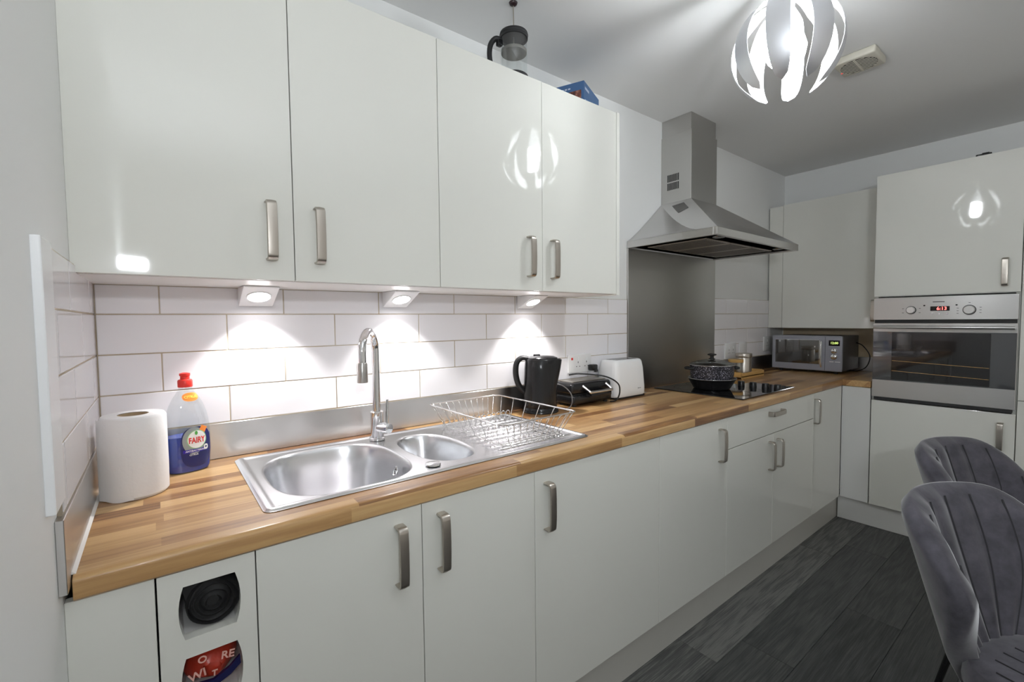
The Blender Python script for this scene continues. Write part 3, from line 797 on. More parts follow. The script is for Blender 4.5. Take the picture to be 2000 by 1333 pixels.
def ring_disc(parent, name, c, nrm, rad, m, holes=True):
    nrm = Vector(nrm).normalized(); u = nrm.orthogonal().normalized(); v = nrm.cross(u); b = BM(); N = 24; R = []
    for r, h in ((rad, 0), (rad, .002), (rad*.72, .003), (rad*.68, .001)):
        R.append([b.verts.new(Vector(c)+nrm*h+(u*math.cos(a)+v*math.sin(a))*r) for a in [2*PI*k/N for k in range(N)]])
    for i in range(3):
        for j in range(N): b.faces.new((R[i][j], R[i][(j+1)%N], R[i+1][(j+1)%N], R[i+1][j]))
    b.faces.new(R[-1])
    o = obj(name, b, m, parent, smooth=SM)
    if holes:
        b = BM()
        for k in range(6):
            a = k*PI/3; p = Vector(c)+nrm*.0012+(u*math.cos(a)+v*math.sin(a))*rad*.42
            b.faces.new([b.verts.new(p+(u*math.cos(q)+v*math.sin(q))*rad*.16) for q in [2*PI*j/10 for j in range(10)]])
        obj('drain_holes', b, M_gap, o)
    return o
ring_disc(t, 'overflow', (.6575, -.345, ZT-.036), (-1, .10, .28), .016, M_chrome)
ring_disc(t, 'drain', (.508, -.298, ZT-.169), (0, 0, 1), .04, M_chrome)
ring_disc(t, 'drain', (.808, -.298, ZT-.1235), (0, 0, 1), .032, M_chrome)
obj('waste_knob', lathe(BM(), [(.019, ZT+.003), (.022, ZT+.005), (.021, ZT+.009), (.012, ZT+.0105)], .712, -.472, 24), M_chrome, t, smooth=SM)

# ------------------------------------------------------------------ tap
TX, TY = .697, -.108
t = thing('mixer_tap', 'chrome swan neck mixer tap behind the sink', 'tap', (TX, TY, ZT+.006))
b = lathe(BM(), [(.026, ZT+.004), (.026, ZT+.010), (.0215, ZT+.013), (.0215, ZT+.098), (.020, ZT+.100)], TX, TY, 28)
obj('body', b, M_chrome, t, smooth=SM)
pts = [(TX, TY, ZT+.09), (TX, TY, ZT+.16), (TX, TY, ZT+.24), (TX-.001, TY-.002, ZT+.30)]
dirx, diry = -.62, -.78; R = .066
arc = []
for k in range(1, 15):
    a = PI-k/14*PI*1.0; arc.append((TX+dirx*(R+R*math.cos(a)), TY+diry*(R+R*math.cos(a)), ZT+.302+R*math.sin(a)))
pts = pts[:3]+[(TX, TY, ZT+.302)]+arc
tx_, ty_, tz_ = arc[-1]; pts += [(tx_, ty_, tz_-.03)]
obj('spout', tube(BM(), pts, .0130, 16), M_chrome, t, smooth=SM)
obj('nozzle', lathe(BM(), [(.0155, tz_-.088), (.0165, tz_-.086), (.0165, tz_-.032), (.0140, tz_-.026)], tx_, ty_, 20), M_steel_z, t, smooth=SM)
dv = Vector((.45, -.89, 0)).normalized(); c = Vector((TX, TY, ZT+.046))
obj('valve', tube(BM(), [c, c+dv*.03, c+dv*.052, c+dv*.056], [.0185, .0185, .0185, .014], 20), M_chrome, t, smooth=SM)
c2 = c+dv*.043
obj('lever', tube(BM(), [c2+Vector((0,0,.012)), c2+Vector((.002,.002,.05)), c2+Vector((.004,.004,.095))], [.0052,.0046,.0042], 10), M_chrome, t, smooth=SM)

# ------------------------------------------------------------------ dish rack
t = thing('dish_rack', 'chrome wire dish rack on the drainer', 'dish rack', (1.07, -.29, ZT+.006))
rx0, rx1, ry0, ry1, rz = .912, 1.232, -.518, -.062, 1.000
bx0, bx1, by0, by1, bz = .950, 1.200, -.480, -.098, .9195
def rrect(x0, x1, y0, y1, z, r=.02, n=5):
    p = []
    for cx, cy_, a0 in ((x1-r, y1-r, 0), (x0+r, y1-r, PI/2), (x0+r, y0+r, PI), (x1-r, y0+r, 1.5*PI)):
        for k in range(n+1): a = a0+k/n*PI/2; p.append((cx+r*math.cos(a), cy_+r*math.sin(a), z))
    return p
obj('rim', tube(BM(), rrect(rx0, rx1, ry0, ry1, rz), .0026, 8, True), M_wire, t, smooth=PI)
obj('lower_frame', tube(BM(), rrect(bx0, bx1, by0, by1, bz+.004), .002, 6, True), M_wire, t, smooth=PI)
wr = .0015
for k in range(11):
    s = k/10; xt = rx0+.02+(rx1-rx0-.04)*s; xb = bx0+.015+(bx1-bx0-.03)*s
    obj('wire', tube(BM(), smooth_path([(xt, ry1, rz), (xb, by1+.006, bz+.014), (xb, by1-.006, bz+.004), (xb, by0+.006, bz+.004), (xb, by0-.006, bz+.014), (xt, ry0, rz)], 3), wr, 5), M_wire, t, smooth=PI)
for k in range(6):
    s = k/5; yt = ry0+.03+(ry1-ry0-.06)*s; yb_ = by0+.02+(by1-by0-.04)*s
    obj('wire', tube(BM(), smooth_path([(rx0, yt, rz), (bx0-.004, yb_, bz+.014), (bx0+.008, yb_, bz+.006), (bx1-.008, yb_, bz+.006), (bx1+.004, yb_, bz+.014), (rx1, yt, rz)], 3), wr, 5), M_wire, t, smooth=PI)
for yy in (-.20, -.37):
    for k in range(10):
        x = .965+k*.0225
        p = [(x, yy, bz+.006), (x+.001, yy-.004, bz+.030)]+[(x+.009-.009*math.cos(a), yy-.006, bz+.036+.010*math.sin(a)) for a in [q/5*PI for q in range(6)]]+[(x+.017, yy-.004, bz+.03), (x+.018, yy, bz+.006)]
        obj('plate_loop', tube(BM(), p, wr, 5), M_wire, t, smooth=PI)
for (x, y) in ((.953, -.47), (.953, -.11), (1.197, -.47), (1.197, -.11)):
    obj('foot', tube(BM(), [(x, y, ZT+.007), (x, y, bz+.004)], .003, 6), M_wire, t, smooth=PI)

# ------------------------------------------------------------------ kitchen roll
t = thing('kitchen_roll', 'white kitchen roll standing against the left wall', 'kitchen roll', (.070, -.195, ZT))
kx, ky, kr, kz = .0735, -.195, .0625, 1.099
b = BM(); n = 48; pr = [(.029, ZT+.0005), (kr-.004, ZT+.0005), (kr, ZT+.006), (kr+.0006, ZT+.06), (kr+.0004, ZT+.14), (kr, kz-.006), (kr-.004, kz), (.029, kz)]
lathe(b, pr, kx, ky, n, cap=False)
obj('paper', b, M_paper, t, smooth=SM)
obj('cardboard_core', lathe(BM(), [(.029, ZT+.0005), (.029, kz-.001), (.0272, kz-.001), (.0272, ZT+.0005)], kx, ky, 32, cap=False), M_card, t, smooth=SM)
# loose sheet edge
b = BM(); A = []
for k in range(9):
    a = math.radians(195+k*9); rr = kr+.0012+.004*max(0, (2-k)/2)
    A.append([b.verts.new((kx+rr*math.cos(a), ky+rr*math.sin(a), z)) for z in [ZT+.001+(kz-.003-ZT)*q/8+.0015*math.sin(q*2.1+k) for q in range(9)]])
for i in range(8):
    for j in range(8): b.faces.new((A[i][j], A[i+1][j], A[i+1][j+1], A[i][j+1]))
obj('loose_sheet', b, M_paper, t, smooth=PI)

# ------------------------------------------------------------------ washing-up liquid bottle
BX, BY, BR = .180, -.072, math.radians(14)
t = thing('detergent_bottle', 'clear washing-up liquid bottle half full of blue liquid, red cap', 'bottle', (BX, BY, ZT), BR)
def bw(z):   # half width
    pts = [(0,.0415),(.010,.0465),(.05,.0490),(.10,.0490),(.13,.0470),(.155,.0430),(.18,.0360),(.20,.0275),(.213,.0200),(.222,.0160),(.232,.0145)]
    for (a, wa), (c, wc) in zip(pts, pts[1:]):
        if a <= z <= c: s = (z-a)/(c-a); return (wa+(wc-wa)*s)*(1.08 if z < .2 else 1.08-.08*(z-.2)/.032)
    return pts[-1][1]
def bd(z): w = bw(z); return min(.031, w*.68) if z < .17 else max(.0138, min(w, .031*(1-(z-.17)/.10)))
def bottle_part(z0, z1, inset, n=22, N=40):
    b = BM(); R = []
    for k in range(n+1):
        z = z0+(z1-z0)*k/n; a_, d_ = bw(z)-inset, bd(z)-inset
        R.append([b.verts.new((a_*math.copysign(abs(math.cos(q))**.85, math.cos(q)), d_*math.copysign(abs(math.sin(q))**.85, math.sin(q)), z)) for q in [2*PI*j/N for j in range(N)]])
    for i in range(n):
        for j in range(N): b.faces.new((R[i][j], R[i][(j+1)%N], R[i+1][(j+1)%N], R[i+1][j]))
    b.faces.new(R[0]); b.faces.new(R[-1]); return b
obj('shell', bottle_part(.0008, .232, 0), M_clear, t, False, SM)
obj('liquid', bottle_part(.003, .098, .0016), M_blueliq, t, False, SM)
obj('cap', lathe(BM(), [(.0165,.229),(.0172,.231),(.0172,.246),(.0155,.249),(.011,.2505),(.0105,.258),(.0125,.260),(.0125,.266),(.006,.268)], 0, 0, 28), M_red, t, False, SM)
def bsurf(u, z, off):   # point on the bottle front (-y side)
    a_, d_ = bw(z), bd(z); q = min(.999, abs(u)/a_); c = q**(1/.85); s = math.sqrt(max(0, 1-c*c))
    return (u, -(d_*s**.85)-off, z)
def wrap(parent, me, uz, off, m, name):
    for v in me.vertices: v.co = bsurf(v.co.x+uz[0], v.co.y+uz[1], off+v.co.z)
    return obj(name, me, m, parent, False)
def disc_mesh(w, h, n=40, rings=6, p=2.0):
    b = BM(); c = b.verts.new((0,0,0)); prev = None
    for r in range(1, rings+1):
        ring = [b.verts.new((w*r/rings*math.copysign(abs(math.cos(a))**(2/p), math.cos(a)), h*r/rings*math.copysign(abs(math.sin(a))**(2/p), math.sin(a)), 0)) for a in [2*PI*k/n for k in range(n)]]
        for k in range(n):
            if prev is None: b.faces.new((c, ring[k], ring[(k+1)%n]))
            else: b.faces.new((prev[k], ring[k], ring[(k+1)%n], prev[(k+1)%n]))
        prev = ring
    me = bpy.data.meshes.new('d'); b.to_mesh(me); b.free(); return me
def rect_mesh(w, h, n=12):
    b = BM(); V = [[b.verts.new((-w/2+w*i/n, -h/2+h*j/3, 0)) for j in range(4)] for i in range(n+1)]
    for i in range(n):
        for j in range(3): b.faces.new((V[i][j], V[i+1][j], V[i+1][j+1], V[i][j+1]))
    me = bpy.data.meshes.new('r'); b.to_mesh(me); b.free(); return me
lc = (.012, .083)
def tall(s_, size, k):
    me = text_mesh(s_, size, .0001, .0004); me.transform(Matrix.Diagonal((1, k, 1, 1))); return me
wrap(t, disc_mesh(.0365, .054, 44, 8, 2.8), (.0115, .068), .0006, M_navy, 'label')
wrap(t, disc_mesh(.027, .036), (.006, .086), .0010, M_silv, 'label_shield')
wrap(t, disc_mesh(.0235, .0255), (lc[0], .088), .0014, M_grnpale, 'label_ring')
wrap(t, disc_mesh(.0215, .0235), (lc[0], .088), .0018, M_lblw, 'label_disc')
wrap(t, tall('FAIRY', .0150, 1.45), (lc[0], .0855), .0022, M_redprint, 'lettering')
wrap(t, disc_mesh(.0035, .0055, 16, 3), (lc[0]-.001, .1055), .0022, M_grn, 'leaf_mark')
wrap(t, rect_mesh(.058, .0085), (.0085, .0585), .0022, mat('blue_band_print', (.04,.02,.36), .4), 'label_band')
wrap(t, text_mesh('ANTIBACTERIAL', .0062, .0001, .0001), (.0075, .0585), .0026, M_lblw, 'lettering')
wrap(t, text_mesh('CITRUS', .0062, .0001, .0001), (.004, .0475), .0012, M_lblw, 'lettering')
wrap(t, disc_mesh(.0055, .0075, 20, 3, 2.4), (.0335, .0635), .0026, M_lblw, 'shield_badge')
wrap(t, rect_mesh(.0060, .0022, 2), (.0335, .0640), .0030, M_navy, 'cross_mark'); wrap(t, rect_mesh(.0022, .0060, 2), (.0335, .0640), .0031, M_navy, 'cross_mark')
me = rect_mesh(.016, .018, 4); me.transform(Matrix.Rotation(-.5, 4, 'Z')); wrap(t, me, (.028, .113), .0012, M_oran, 'corner_flash')
wrap(t, disc_mesh(.0195, .0115, 32, 4, 2.3), (.005, .203), .0006, M_oran, 'neck_sticker')
wrap(t, text_mesh('CITRUS', .0090, .0001, .0003), (.005, .203), .0011, M_yel, 'lettering')

# ------------------------------------------------------------------ kettle
KX, KY = 1.438, -.098
ka = math.atan2(-.61, .79)   # spout direction, handle opposite
t = thing('kettle', 'black plastic jug kettle', 'kettle', (KX, KY, ZT), ka)
pr = [(.070,.0005),(.074,.004),(.074,.016),(.071,.022),(.0725,.026),(.0725,.05),(.0715,.12),(.069,.19),(.066,.226),(.062,.231)]
b = lathe(BM(), pr, 0, 0, 40)
for v in b.verts:      # spout: pull the upper front outwards
    if v.co.z > .10 and v.co.x > 0:
        s = ((v.co.z-.10)/.13)**1.4; c = max(0, v.co.x/.07)**3
        v.co.x += .036*s*c; v.co.y *= 1-.45*s*c
obj('body', b, M_black, t, False, SM)
b = lathe(BM(), [(.060,.2305),(.058,.236),(.05,.2415),(.03,.2445),(.002,.2455)], 0, 0, 36)
for v in b.verts:
    if v.co.x > .02: v.co.x += .018*((v.co.x-.02)/.04)**2
obj('lid', b, M_black, t, False, SM)
obj('lid_catch', box(BM(), -.030, .0, -.011, .011, .241, .2505, .003, 2), M_black, t, False, SM)
path = smooth_path([(-.052,0,.232),(-.080,0,.235),(-.102,0,.214),(-.107,0,.17),(-.098,0,.125),(-.078,0,.093),(-.064,0,.085)], 5)
b = tube(BM(), path, [.010+.003*math.sin(PI*k/(len(path)-1)) for k in range(len(path))], 12)
for v in b.verts: v.co.y *= 1.35
obj('handle', b, M_blackm, t, False, SM)
obj('power_base', lathe(BM(), [(.078,-.0),(.080,.003),(.078,.010),(.071,.012)], 0, 0, 36), M_black, t, False, SM)

# ------------------------------------------------------------------ sandwich grill
t = thing('sandwich_grill', 'black sandwich grill with chrome trimmed handle beside the toaster', 'grill', (1.73, -.08, ZT))
gx0, gx1, gy0, gy1 = 1.592, 1.868, -.150, -.012
obj('base', box(BM(), gx0+.005, gx1-.005, gy0+.006, gy1, ZT+.010, ZT+.052, .012, 3), M_black, t, smooth=SM)
obj('lid', box(BM(), gx0, gx1, gy0+.012, gy1, ZT+.055, ZT+.108, .018, 4), M_black, t, smooth=SM)
obj('hinge_band', box(BM(), gx0+.01, gx1-.01, gy0+.02, gy1-.002, ZT+.050, ZT+.056), M_blackm, t)
b = tube(BM(), smooth_path([(gx0+.075, gy0+.03, ZT+.098), (gx0+.08, gy0-.022, ZT+.070), (gx0+.095, gy0-.028, ZT+.067), (gx1-.06, gy0-.028, ZT+.067), (gx1-.045, gy0-.022, ZT+.070), (gx1-.04, gy0+.03, ZT+.098)], 5), .0065, 10)
obj('handle_trim', b, M_steel_x, t, smooth=SM)
obj('handle', box(BM(), gx0+.085, gx1-.05, gy0-.030, gy0+.014, ZT+.040, ZT+.064, .006, 2), M_black, t, smooth=SM)
obj('top_panel', box(BM(), gx0+.03, gx1-.02, gy0+.035, gy1-.015, ZT+.107, ZT+.112, .002, 1), M_nickel, t, smooth=SM)
for (x, y) in ((gx0+.03, gy0+.03), (gx1-.03, gy0+.03), (gx0+.03, gy1-.03), (gx1-.03, gy1-.03)): obj('foot', lathe(BM(), [(.010, ZT), (.012, ZT+.012)], x, y, 14), M_rub, t)
tag(obj('power_cable', tube(BM(), smooth_path([(1.70,-.012,1.04),(1.74,-.045,1.045),(1.82,-.13,1.035),(1.874,-.168,1.0),(1.885,-.172,.955),(1.87,-.165,.918),(1.83,-.16,.9145)], 6), .0034, 8), M_black, smooth=PI), 'black power cable hanging between grill and toaster', 'cable')
tag(obj('power_cable', tube(BM(), smooth_path([(1.545,-.03,1.02),(1.548,-.12,1.015),(1.556,-.165,.985),(1.556,-.175,.95),(1.548,-.17,.925),(1.52,-.165,.9135)], 6), .0024, 8), mat('grey_cable', (.25,.24,.24), .4), smooth=PI), 'thin grey power cable looping between kettle and grill', 'cable')

# ------------------------------------------------------------------ toaster
t = thing('toaster', 'white plastic two slice toaster', 'toaster', (2.005, -.08, ZT))
def toaster_body():
    b = BM(); cx, cy_ = 2.008, -.083; R = []
    for (hx, hy_, z, r) in [(.118,.064,ZT+.010,.03),(.124,.068,ZT+.016,.032),(.124,.068,ZT+.05,.032),(.117,.063,ZT+.15,.032),(.112,.058,ZT+.180,.030),(.107,.053,ZT+.190,.028),(.100,.046,ZT+.194,.026)]:
        R.append([b.verts.new((cx+p[0], cy_+p[1], z)) for p in [(q[0], q[1]) for q in rrect(-hx, hx, -hy_, hy_, 0, r, 6)]])
    n = len(R[0])
    for i in range(len(R)-1):
        for j in range(n): b.faces.new((R[i][j], R[i][(j+1)%n], R[i+1][(j+1)%n], R[i+1][j]))
    b.faces.new(R[0]); b.faces.new(R[-1]); return b
obj('body', toaster_body(), M_white, t, smooth=math.radians(40))
obj('base', box(BM(), 1.894, 2.122, -.145, -.021, ZT+.0005, ZT+.011, .004, 2), M_rub, t)
for y in (-.062, -.104): obj('slot', box(BM(), 1.930, 2.088, y-.013, y+.013, ZT+.1935, ZT+.1946), M_black, t)
obj('crumb_tray', box(BM(), 2.10, 2.165, -.125, -.045, ZT+.006, ZT+.010, .0015, 1), M_chrome, t)
obj('lever', box(BM(), 2.124, 2.148, -.095, -.071, ZT+.125, ZT+.137, .003, 2), M_white, t)
b = BM(); lathe(b, [(.0035, 0), (.0035, .0006)], 2.058, 0, 14); b2 = [v for v in b.verts]
for v in b2: v.co = Vector((v.co.x, -.1512-v.co.z, ZT+.046+v.co.y))
box(b, 2.064, 2.079, -.1518, -.1510, ZT+.0445, ZT+.0475)
obj('logo', b, mat('grey_print', (.25,.26,.27), .4), t)

# ------------------------------------------------------------------ sockets
def socket_plate(x0, x1, z0, z1, label, group, holes, neon=False):
    t = thing('wall_socket', label, 'socket', ((x0+x1)/2, 0, (z0+z1)/2), 0, group)
    obj('plate', box(BM(), x0, x1, -.011, -.0006, z0, z1, .003, 2), M_socket, t, smooth=SM)
    for hx in holes:
        b = BM(); zc = (z0+z1)/2-.004
        box(b, hx-.0018, hx+.0018, -.0115, -.0108, zc+.006, zc+.015)
        for s in (-1, 1): box(b, hx+s*.011-.003, hx+s*.011+.003, -.0115, -.0108, zc-.012, zc-.0085)
        obj('pin_holes', b, M_gap, t)
        obj('switch', box(BM(), hx-.005, hx+.005, -.0135, -.0105, zc+.020, zc+.036, .001, 1), M_white, t)
    if neon: obj('neon', box(BM(), x0+.018, x0+.030, -.0122, -.0106, z1-.026, z1-.014, .001, 1), M_redprint, t)
    return t
socket_plate(1.699, 1.860, 1.046, 1.136, 'white twin wall socket with red neon behind the grill', None, (1.765, 1.825), True)
socket_plate(3.222, 3.372, 1.022, 1.132, 'white wall socket above the saucepan rack', None, (3.27, 3.33))
socket_plate(3.425, 3.535, 1.022, 1.132, 'white blank switch plate between two wall sockets', None, ())
socket_plate(3.815, 3.925, 1.050, 1.160, 'white single wall socket beside the microwave', None, (3.87,))
tag(obj('mains_plug', box(box(BM(), 1.832, 1.872, -.046, -.0136, 1.052, 1.083, .006, 2), 1.84, 1.864, -.055, -.044, 1.046, 1.06, .004, 2), M_black, smooth=SM), 'black mains plug behind the toaster', 'plug')

# ------------------------------------------------------------------ hob
t = thing('hob', 'black ceramic glass hob set in the worktop', 'hob', (2.66, -.29, ZT))
hbx0, hbx1, hby0, hby1 = 2.348, 2.962, -.545, -.040
obj('glass', box(BM(), hbx0, hbx1, hby0, hby1, ZT+.0006, ZT+.006, .002, 2), M_glassblk, t)
for (x, y, r_) in ((2.50, -.41, .095), (2.50, -.16, .075), (2.69, -.145, .095), (2.665, -.42, .070)):
    b = BM(); N = 48
    A = [b.verts.new((x+r_*math.cos(a), y+r_*math.sin(a), ZT+.0063)) for a in [2*PI*k/N for k in range(N)]]; B_ = [b.verts.new((x+(r_-.003)*math.cos(a), y+(r_-.003)*math.sin(a), ZT+.0063)) for a in [2*PI*k/N for k in range(N)]]
    for k in range(N): b.faces.new((A[k], A[(k+1)%N], B_[(k+1)%N], B_[k]))
    obj('cooking_zone', b, mat('zone_print', (.10,.10,.11), .2), t)
for y in (-.325, -.392, -.459, -.522):
    obj('knob', lathe(BM(), [(.019, ZT+.006), (.0175, ZT+.030), (.0165, ZT+.032), (.002, ZT+.032)], 2.79, y, 24), M_black, t, smooth=SM)

# pans on the hob
PX, PY = 2.565, -.268
t = thing('frying_pan', 'black frying pan on the hob under the speckled pot', 'pan', (PX, PY, ZT+.006))
b = lathe(BM(), [(.085, ZT+.0068), (.095, ZT+.010), (.122, ZT+.058), (.128, ZT+.066), (.125, ZT+.066), (.118, ZT+.058), (.090, ZT+.0115), (.002, ZT+.0105)], PX, PY, 48)
obj('body', b, M_black, t, smooth=SM)
obj('handle', tube(BM(), smooth_path([(PX+.092, PY+.082, ZT+.056), (PX+.14, PY+.115, ZT+.070), (PX+.25, PY+.18, ZT+.078)], 5), [.010]*11, 10), M_blackm, t, smooth=SM)
ring = [(PX+.1275*math.cos(a), PY+.1275*math.sin(a), ZT+.0655) for a in [2*PI*k/48 for k in range(48)]]
obj('rim', tube(BM(), ring, .0014, 6, True), M_chrome, t, smooth=PI)
t = thing('casserole_pot', 'speckled grey casserole pot with glass lid stacked on the frying pan', 'pot', (PX, PY, ZT+.067))
z = ZT+.0665
b = lathe(BM(), [(.098, z-.008), (.108, z), (.113, z+.02), (.115, z+.066), (.118, z+.071), (.112, z+.071), (.110, z+.02), (.10, z+.004), (.002, z+.003)], PX, PY, 48)
obj('body', b, M_granite, t, smooth=SM)
ld_ = obj('lid', lathe(BM(), [(.1165, z+.0715), (.117, z+.0745), (.105, z+.083), (.075, z+.094), (.04, z+.101), (.014, z+.104)], PX, PY, 48), M_lidglass, t, smooth=SM)
ring = [(PX+.1165*math.cos(a), PY+.1165*math.sin(a), z+.0735) for a in [2*PI*k/48 for k in range(48)]]
obj('lid_rim', tube(BM(), ring, .0022, 8, True), M_chrome, ld_, smooth=PI)
obj('lid_knob', lathe(BM(), [(.018, z+.103), (.016, z+.108), (.010, z+.110), (.010, z+.122), (.023, z+.126), (.0235, z+.132), (.012, z+.136)], PX, PY, 24), M_black, ld_, smooth=SM)
dx_ = Vector((.79, -.61, 0))
for s in (-1, 1):
    c = Vector((PX, PY, z+.055))+dx_*s*.113; nrm = Vector((-dx_.y, dx_.x, 0))
    obj('side_handle', tube(BM(), smooth_path([c+nrm*.034, c+dx_*s*.022+nrm*.030, c+dx_*s*.034, c+dx_*s*.022-nrm*.030, c-nrm*.034], 5), .0065, 8), M_blackm, t, smooth=PI)

# bamboo spice rack and jars
t = thing('bamboo_rack', 'small bamboo rack beside the hob', 'rack', (3.28, -.13, ZT))
qx0, qx1, qy0, qy1 = 3.09, 3.40, -.190, -.060
obj('tray', box(BM(), qx0, qx1, qy0, qy1, ZT+.012, ZT+.020, .001, 1), M_bamboo, t)
for (y0, y1) in ((qy0, qy0+.008), (qy1-.008, qy1)): obj('side_rail', box(BM(), qx0, qx1, y0, y1, ZT+.0005, ZT+.040, .001, 1), M_bamboo, t)
for (x0, x1) in ((qx0, qx0+.008), (qx1-.008, qx1)): obj('end_rail', box(BM(), x0, x1, qy0+.009, qy1-.009, ZT+.0205, ZT+.044, .001, 1), M_bamboo, t)
t = thing('storage_jar', 'steel lidded storage jar standing in the bamboo rack', 'jar', (3.245, -.125, ZT+.02))
obj('body', lathe(BM(), [(.045, ZT+.0205), (.048, ZT+.024), (.048, ZT+.128), (.046, ZT+.132)], 3.245, -.125, 32), M_nickel, t, smooth=SM)
obj('lid', lathe(BM(), [(.0495, ZT+.1325), (.0505, ZT+.135), (.0505, ZT+.156), (.048, ZT+.160), (.002, ZT+.161)], 3.245, -.125, 32), M_nickel, t, smooth=SM)
t = thing('storage_jar', 'glass storage jar with bamboo lid in the rack behind the pot', 'jar', (3.148, -.118, ZT+.02))
obj('body', lathe(BM(), [(.040, ZT+.0205), (.043, ZT+.024), (.043, ZT+.10), (.040, ZT+.104)], 3.148, -.118, 32), M_glass, t, smooth=SM)
obj('lid', lathe(BM(), [(.046, ZT+.1045), (.047, ZT+.106), (.047, ZT+.122), (.045, ZT+.124)], 3.148, -.118, 32), M_bamboo, t, smooth=SM)

# ------------------------------------------------------------------ microwave
t = thing('microwave', 'grey microwave oven on the worktop corner', 'microwave', (3.98, -.30, ZT))
mx0, mx1, my0, my1, mz0, mz1 = 3.803, 4.165, -.523, -.072, ZT+.020, 1.176
obj('body', box(BM(), mx0+.02, mx1, my0+.004, my1-.004, mz0, mz1-.003, .006, 2), mat('microwave_case', (.10,.095,.095), .35), t, smooth=SM)
b = box(BM(), mx0, mx0+.022, my0, my1, mz0-.002, mz1, .010, 4)
obj('front', b, M_mwgrey, t, smooth=SM)
dw = obj('door_window', box(BM(), mx0-.0012, mx0, -.385, -.098, mz0+.045, mz1-.032, .0005, 1), mat('mirror_window', (.22,.22,.22), .04, .85), t)
obj('window_trim', box(box(BM(), mx0-.0016, mx0-.0006, -.389, -.098, mz1-.032, mz1-.029), mx0-.0016, mx0-.0006, -.389, -.385, mz0+.045, mz1-.029), M_chrome, dw)
obj('door_gap', box(BM(), mx0-.0004, mx0+.001, -.4225, -.4205, mz0+.004, mz1-.006), M_gap, t)
obj('handle', tube(BM(), smooth_path([(mx0-.002,-.402,mz1-.038),(mx0-.018,-.402,mz1-.048),(mx0-.022,-.402,mz1-.10),(mx0-.018,-.402,mz0+.042),(mx0-.002,-.402,mz0+.03)], 4), [.0062]*17, 10), M_chrome, t, smooth=PI)
ds = obj('display', box(BM(), mx0-.0015, mx0, -.508, -.443, mz1-.068, mz1-.030, .0006, 1), M_disp, t)
text_x('12:00', -.476, mz1-.049, .021, M_digitg, ds, mx0-.002, 'digits', .0003)
for z in (1.073, 1.033):
    b = BM(); N = 20; R = []
    for rr, xx in ((.019, mx0), (.019, mx0-.003), (.016, mx0-.005), (.016, mx0-.016), (.013, mx0-.018)):
        R.append([b.verts.new((xx, -.476+rr*math.cos(a), z+rr*math.sin(a))) for a in [2*PI*k/N for k in range(N)]])
    for i in range(4):
        for j in range(N): b.faces.new((R[i][j], R[i][(j+1)%N], R[i+1][(j+1)%N], R[i+1][j]))
    b.faces.new(R[-1]); obj('knob', b, M_chrome, t, smooth=SM)
obj('printed_marks', box(box(BM(), mx0-.0005, mx0, -.474, -.449, .995, .999), mx0-.0005, mx0, -.512, -.481, .995, .999), M_lblw, t)
for (x, y) in ((mx0+.05, my0+.05), (mx0+.05, my1-.05), (mx1-.05, my0+.05), (mx1-.05, my1-.05)): obj('foot', lathe(BM(), [(.012, ZT+.0003), (.014, mz0+.001)], x, y, 14), M_rub, t)
obj('cable', tube(BM(), smooth_path([(mx1-.06, my0+.003, 1.12), (mx1-.09, my0-.045, 1.10), (mx1-.10, my0-.088, 1.03), (mx1-.10, my0-.07, .955), (mx1-.10, my0-.02, .921), (mx1-.06, my0+.04, .9175)], 6), .0035, 8), M_black, t, smooth=PI)

# ------------------------------------------------------------------ things on top of the wall cabinets
CX, CY, ZC = 1.178, -.262, ZW1
t = thing('cafetiere', 'glass cafetiere with black lid and handle on the wall cabinets', 'cafetiere', (CX, CY, ZC))
obj('beaker', lathe(BM(), [(.045, ZC+.006), (.0475, ZC+.010), (.0475, ZC+.150), (.049, ZC+.156)], CX, CY, 36, cap=False), M_glass, t, smooth=SM)
obj('base_ring', lathe(BM(), [(.047, ZC+.0005), (.051, ZC+.002), (.051, ZC+.016), (.0485, ZC+.018)], CX, CY, 36), M_blackm, t, smooth=SM)
obj('collar', lathe(BM(), [(.0485, ZC+.147), (.0505, ZC+.148), (.0505, ZC+.156), (.0485, ZC+.157), (.0485, ZC+.147)], CX, CY, 36, cap=False), M_blackm, t, smooth=SM)
obj('lid', lathe(BM(), [(.050, ZC+.157), (.052, ZC+.160), (.050, ZC+.168), (.040, ZC+.174), (.002, ZC+.176)], CX, CY, 36), M_blackm, t, smooth=SM)
obj('plunger_rod', tube(BM(), [(CX, CY, ZC+.118), (CX-.001, CY, ZC+.276)], .0022, 8), M_nickel, t)
obj('plunger_knob', lathe(BM(), [(.006, ZC+.266), (.013, ZC+.270), (.016, ZC+.277), (.012, ZC+.286), (.004, ZC+.290)], CX-.001, CY, 20), mat('dark_knob', (.03,.015,.018), .3), t, smooth=SM)
fl = obj('filter', lathe(BM(), [(.046, ZC+.098), (.0465, ZC+.101), (.0465, ZC+.108), (.043, ZC+.110), (.010, ZC+.113), (.008, ZC+.121)], CX, CY, 36), mat('filter_steel', (.26,.25,.23), .4, .9), t, smooth=SM)
hd = Vector((-.79, .55, 0)).normalized()
c = Vector((CX, CY, 0))
path = smooth_path([c+hd*.046+Vector((0,0,ZC+.146)), c+hd*.066+Vector((0,0,ZC+.150)), c+hd*.084+Vector((0,0,ZC+.128)), c+hd*.088+Vector((0,0,ZC+.088)), c+hd*.078+Vector((0,0,ZC+.045)), c+hd*.052+Vector((0,0,ZC+.012))], 5)
obj('handle', tube(BM(), path, .0095, 10), M_blackm, t, smooth=SM)
obj('handle_clamp', box(BM(), c.x+hd.x*.052-.010, c.x+hd.x*.052+.010, c.y+hd.y*.052-.010, c.y+hd.y*.052+.010, ZC+.124, ZC+.146, .004, 2), M_black, t, smooth=SM)
